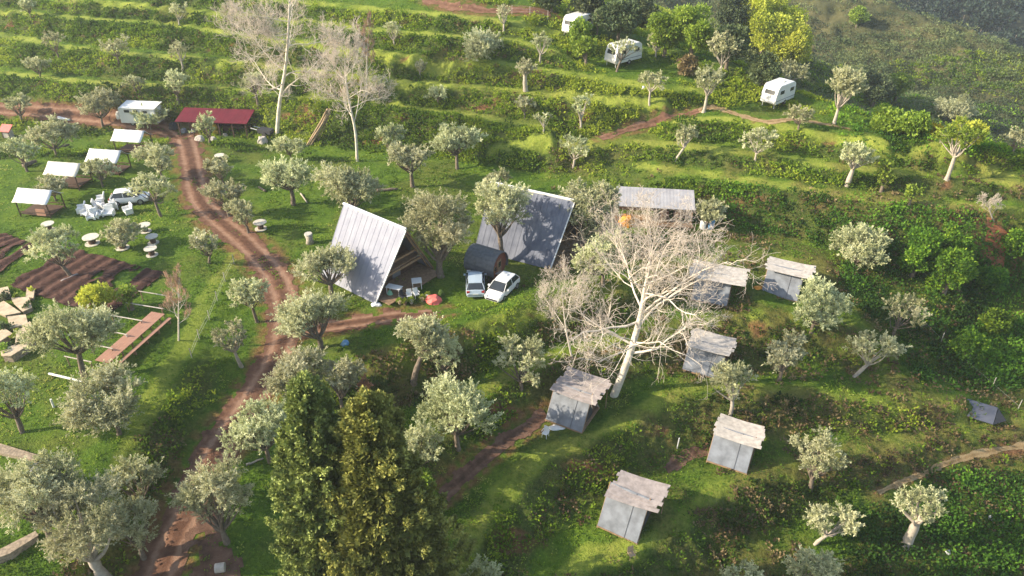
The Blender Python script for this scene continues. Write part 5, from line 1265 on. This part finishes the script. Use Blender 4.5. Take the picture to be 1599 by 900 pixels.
slabstone('stone_bed', [(-10,697),(4,698),(62,716),(60,724),(2,712),(-10,710)], .3, 'long tan wall top left of the slate roofed hut', 'stonewall')
for i, (x, y, s) in enumerate(((10,462,1.1),(27,462,.9),(43,478,.9),(12,512,1.2),(30,522,1.0),(10,548,1.3),(36,540,1.1),(20,540,.9),(50,452,.8))):
    p = at(x, y+6); r = broad(p, .75*s, 1.1*s, 300+i, ['dark','green','dark','dark','green','green','dark','dark','lime'][i], 'garden_plant', ppm=14, trunk_frac=.05, nclump=9)
    props(r, ['dark plant in the top left corner of the stone garden','green plant behind the reddish slab','dark round bush right of the reddish slab','dark plant left of the square slab','green plant between square slab and curved bed','bright plant inside the curved bed, left','dark plant inside the curved bed, right','dark plant in the middle of the curved bed','yellow plant at the upper end of the garden wall'][i], 'plant', 'plants of the stone garden')
p = at(79, 760); r = empty('slate_hut', set_on(p), 0, 'small hut with a pointed slate roof among the foreground olives', 'hut')
m = MB(); k = 6; vs = [(1.0*math.cos(i*math.pi/3), 1.0*math.sin(i*math.pi/3), 1.6) for i in range(6)]+[(0, 0, 2.15)]; m.add(vs, [(i, (i+1) % 6, 6) for i in range(6)]+[tuple(range(5, -1, -1))]).build('roof', M['slate'], r)
MB().lathe([(.6, 0), (.6, 1.58)], k=6).build('body', M['darkwood'], r)
# ------------------------------------------------------------------ logs, rocks, sacks, clutter
def log(a, b_, rad, mat, label, name='log', cat='log', lift=None, grp=None):
    A_ = at(*a); B_ = at(*b_); l = rad if lift is None else lift
    d = B_-A_; n = 6; rng = random.Random(a[0]); ps = [Vector(d)*(i/n)+Vector((0, 0, l+rng.uniform(-.04, .04))) for i in range(n+1)]
    o = MB().tube(ps, [rad*(1.1-.4*i/n)*rng.uniform(.9, 1.1) for i in range(n+1)], 8).build(name, M[mat], smooth=True); o.location = A_; return props(o, label, cat, grp)
log((78,240), (108,228), .22, 'bark', 'dark log lying as a bench beside the spreading olive')
log((38,262), (57,255), .28, 'bark', 'short dark log behind the nearest huts at the left')
log((92,186), (110,190), .20, 'white', 'bent white board lying in the grass near the dirt track', 'board', 'board')
log((470,303), (480,318), .09, 'barkpale', 'thin pale log in the lawn left of the dense olive')
log((588,300), (622,297), .18, 'bark', 'dark log stack on the lawn behind the white A-frame')
log((385,728), (412,717), .08, 'barkpale', 'thin pale branch lying right of the dirt road')
log((415,300), (404,293), .12, 'bark', 'small dark log near the olive with a short pale trunk')
log((96,442), (122,430), .12, 'greywood', 'grey beam lying across the ploughed plot')
p = at(345, 893); o = MB().tube([(-.28, 0, .3), (.28, .1, .3)], [.30, .30], 14).build('log_round', M['greywood2']); o.location = p; props(o, 'short fat log round beside the road at the bottom edge', 'log')
p = at(484, 380); r = empty('stone_stump', set_on(p), 0, 'weathered stump with a pale top on the bank above the road', 'stump')
MB().tube([(0, 0, -.2), (.05, 0, .5), (0, 0, 1.0)], [.45, .33, .38], 9).build('stem', M['barkpale'], r, smooth=True); MB().lathe([(.42, 1.0), (.38, 1.12)], k=10).build('cap_stone', M['rock'], r)
# leaning bare poles
p = at(487, 224); r = empty('pole_stack', set_on(p), 0, 'sheaf of bare brown poles leaning by the hill foot', 'pole stack'); rng = random.Random(4)
t_ = at(520, 224)
for i in range(16): MB().tube([(rng.uniform(-.7, .7), rng.uniform(-.5, .5), -.1), (2.6+rng.uniform(-.3, .3), .4+rng.uniform(-.2, .2), 4.0+rng.uniform(-.3, .5))], .09, 5).build('pole', M['straw'], r)
p = at(1058, 700); o = MB().tube([(0, 0, -.2), (.05, 0, 1.1)], .05, 6).build('stake', M['metalpole']); o.location = p; props(o, 'pale stake standing on the slope between two lower cabins', 'stake')
for q, sz, lb, mt, nm, ct in (((313,220),(1.3,.9,.8),'pale sack heap at the foot of the olive, left one','rock','sack_heap','sacks'),((333,222),(1.3,1.0,.8),'pale grey sack heap right of the shelter olive','greywood2','sack_heap','sacks'),((411,223),(1.3,1.1,1.0),'pale pinkish block right of the red roofed shelter','greywood2','stone_block','block'),
   ((288,206),(1.0,.7,.6),'bluish white bundle under the left of the red roof','panel','bundle','bundle'),((272,200),(1.4,1.0,.9),'dark heap of gear between trailer and red roof','black','gear_heap','heap'),((302,206),(.6,.5,.5),'white tub under the red roof','white','tub','tub'),((352,212),(.7,.5,.4),'small pale bag before the red roofed shelter','rock','bag','bag'),
   ((187,184),(.8,.8,1.0),'greenish white round tank left of the trailer','white','tank','tank'),((588,476),(1.0,.6,.25),'white sheet crumpled at the front eave corner of the pale roofed house','white','crumpled_sheet','sheet'),((1184,450),(.9,.5,.3),'orange scrap beside the upper right cabin','orange','scrap','scrap'),
   ((1480,862),(.5,.4,.3),'small white scrap in the right edge thicket','white','scrap','scrap'),((1005,138),(.6,.5,.35),'white stone on the terrace below the middle caravan','white','stone','stone'),((1548,810),(.45,.4,.35),'white pebble like stone in the shade near the right edge','white','stone','stone'),((540,538),(.7,.5,.5),'small bluish bundle on the grass below the side track','blue','bundle','bundle'),
   ((873,668),(1.6,.7,.2),'white sheet lying against the cabin panel by the bare tree','white','white_sheet','sheet'),((678,470),(1.5,1.1,.6),'coral red crumpled fabric on the grass right of the house','coral','fabric_heap','fabric'),((690,462),(.6,.6,.7),'small green yellow plant pot right of the coral fabric','green','pot_plant','plant'),((610,462),(.5,.4,.6),'mint green crate by the gable of the pale roofed house','mint','crate','crate')):
    heap(q, sz, mt, nm, lb, ct, q[0])
p = at(337, 209); r = empty('yellow_mixer', set_on(p), .4, 'yellow machine standing under the red roof', 'machine'); MB().lathe([(.2, .5), (.42, .8), (.42, 1.1), (.25, 1.4)], k=14).build('drum', M['yellow'], r); MB().box((0, 0, .25), (.7, .6, .5)).build('stand', M['yellow'], r)
p = at(417, 212); r = empty('dark_cart', set_on(p), R(-20), 'dark cart with grey poles at the foot of the tallest bare tree', 'cart'); MB().box((0, 0, .7), (2.0, 1.1, .5)).build('tray', M['black'], r)
for s in (1, -1): MB().tube([(.1, s*.6, .35), (.1, s*.72, .35)], .35, 14).build('wheel', M['tyre'], r); MB().tube([(-1, s*.4, .8), (-2.1, s*.35, .9)], .05, 5).build('handle', M['metalpole'], r)
# things on the deck of the pale roofed house
def chair(px, yaw, mat, label, group=None, cat='chair'):
    p = at(*px); r = empty('garden_chair', set_on(p, .05), yaw, label, cat, group)
    MB().box((0, 0, .42), (.46, .46, .05)).build('seat', M[mat], r, bevel=.01); MB().box((-.22, 0, .68), (.04, .46, .50), ry=R(-8)).build('backrest', M[mat], r, bevel=.01)
    for sx in (1, -1):
        for sy in (1, -1): MB().tube([(sx*.2, sy*.2, 0), (sx*.18, sy*.18, .42)], .025, 6).build('leg', M[mat], r)
    for sy in (1, -1): MB().box((0, sy*.25, .62), (.40, .05, .04)).build('armrest', M[mat], r)
    return r
chair((852,683), R(-120), 'white', 'white plastic chair standing on the grass left of the cabin by the bare tree')
chair((651,466), R(-60), 'white', 'white chair below the house gable, nearer the coral fabric', 'chairs at the gable')
chair((640,468), R(-80), 'white', 'white chair below the house gable, left of the other white one', 'chairs at the gable')
chair((630,470), R(-40), 'black', 'black chair at the house gable', 'chairs at the gable')
chair((986,872), R(-70), 'straw', 'small tan chair like frame in the grass below the lowest cabin')
def table(px, yaw, s, mat, label):
    p = at(*px); r = empty('table', set_on(p, .22), yaw, label, 'table'); MB().box((0, 0, .72), (s[0], s[1], .05)).build('tabletop', M[mat], r)
    for sx in (1, -1):
        for sy in (1, -1): MB().box((sx*s[0]*.43, sy*s[1]*.4, .35), (.06, .06, .72)).build('leg', M[mat], r)
table((617,462), R(-20), (1.4,.7), 'white', 'white table at the left of the house gable')
table((652,452), R(10), (.9,.9), 'white', 'small square white table at the right rafter of the house')
table((773,438), R(-20), (1.6,.7), 'greywood', 'grey plank table between the barrel hut and the white car')
barrel((748,434), .3, .8, 'mint', 'pale green bin between the barrel hut and the silver car', 'bin', 'bin')
for i, (q, mt) in enumerate((((625,475),'stone'),((633,476),'wood'),((643,474),'rock'),((660,470),'stone'),((668,466),'white'))):
    p = at(*q); r = empty('flower_pot', set_on(p), 0, ['tan pot, leftmost of the row before the gable','brown pot second in the row before the gable','grey pot in the middle of the row before the gable','tan pot right of the middle one, near the coral fabric','white pot beside the coral fabric'][i], 'pot', 'pots in front of the house gable')
    MB().lathe([(.13, 0), (.2, .3)], k=12).build('pot', M[mt], r)
    rg = np.random.default_rng(i); s_ = sphere_pts(rg, 90); s_[:, 2] = abs(s_[:, 2]); V, F, T = sprigs(rg, s_*.2+np.array([0, 0, .32]), s_, .2, .1, rg.uniform(.3, .8, 90)); np_mesh('plant', V, F, M['green'], r, tint=T)
# wire fence at the top track
def fence(pix, name, label, hgt=1.2, wires=3):
    P_ = [at(*q) for q in pix]; r = empty(name, P_[0], 0, label, 'fence'); o = P_[0]
    for q in P_: MB().tube([q-o+Vector((0, 0, -.2)), q-o+Vector((0, 0, hgt))], .035, 5).build('post', M['greywood2'], r)
    for w_ in range(wires):
        MB().tube([q-o+Vector((0, 0, hgt*(.35+.3*w_))) for q in P_], .007, 3).build('wire', M['wire'], r)
fence([(800,22),(828,24),(856,30)], 'wire_fence', 'wire fence beside the earth track at the top edge')
fence([(300,560),(312,530),(328,500),(340,470),(352,440),(366,412)], 'wire_fence', 'thin wire fence along the garden edge above the road', 1.0, 2)
fence([(1440,505),(1470,535),(1510,570),(1550,605),(1590,640)], 'wire_fence', 'thin wire fence running down the gully edge at the right', 1.1, 1)
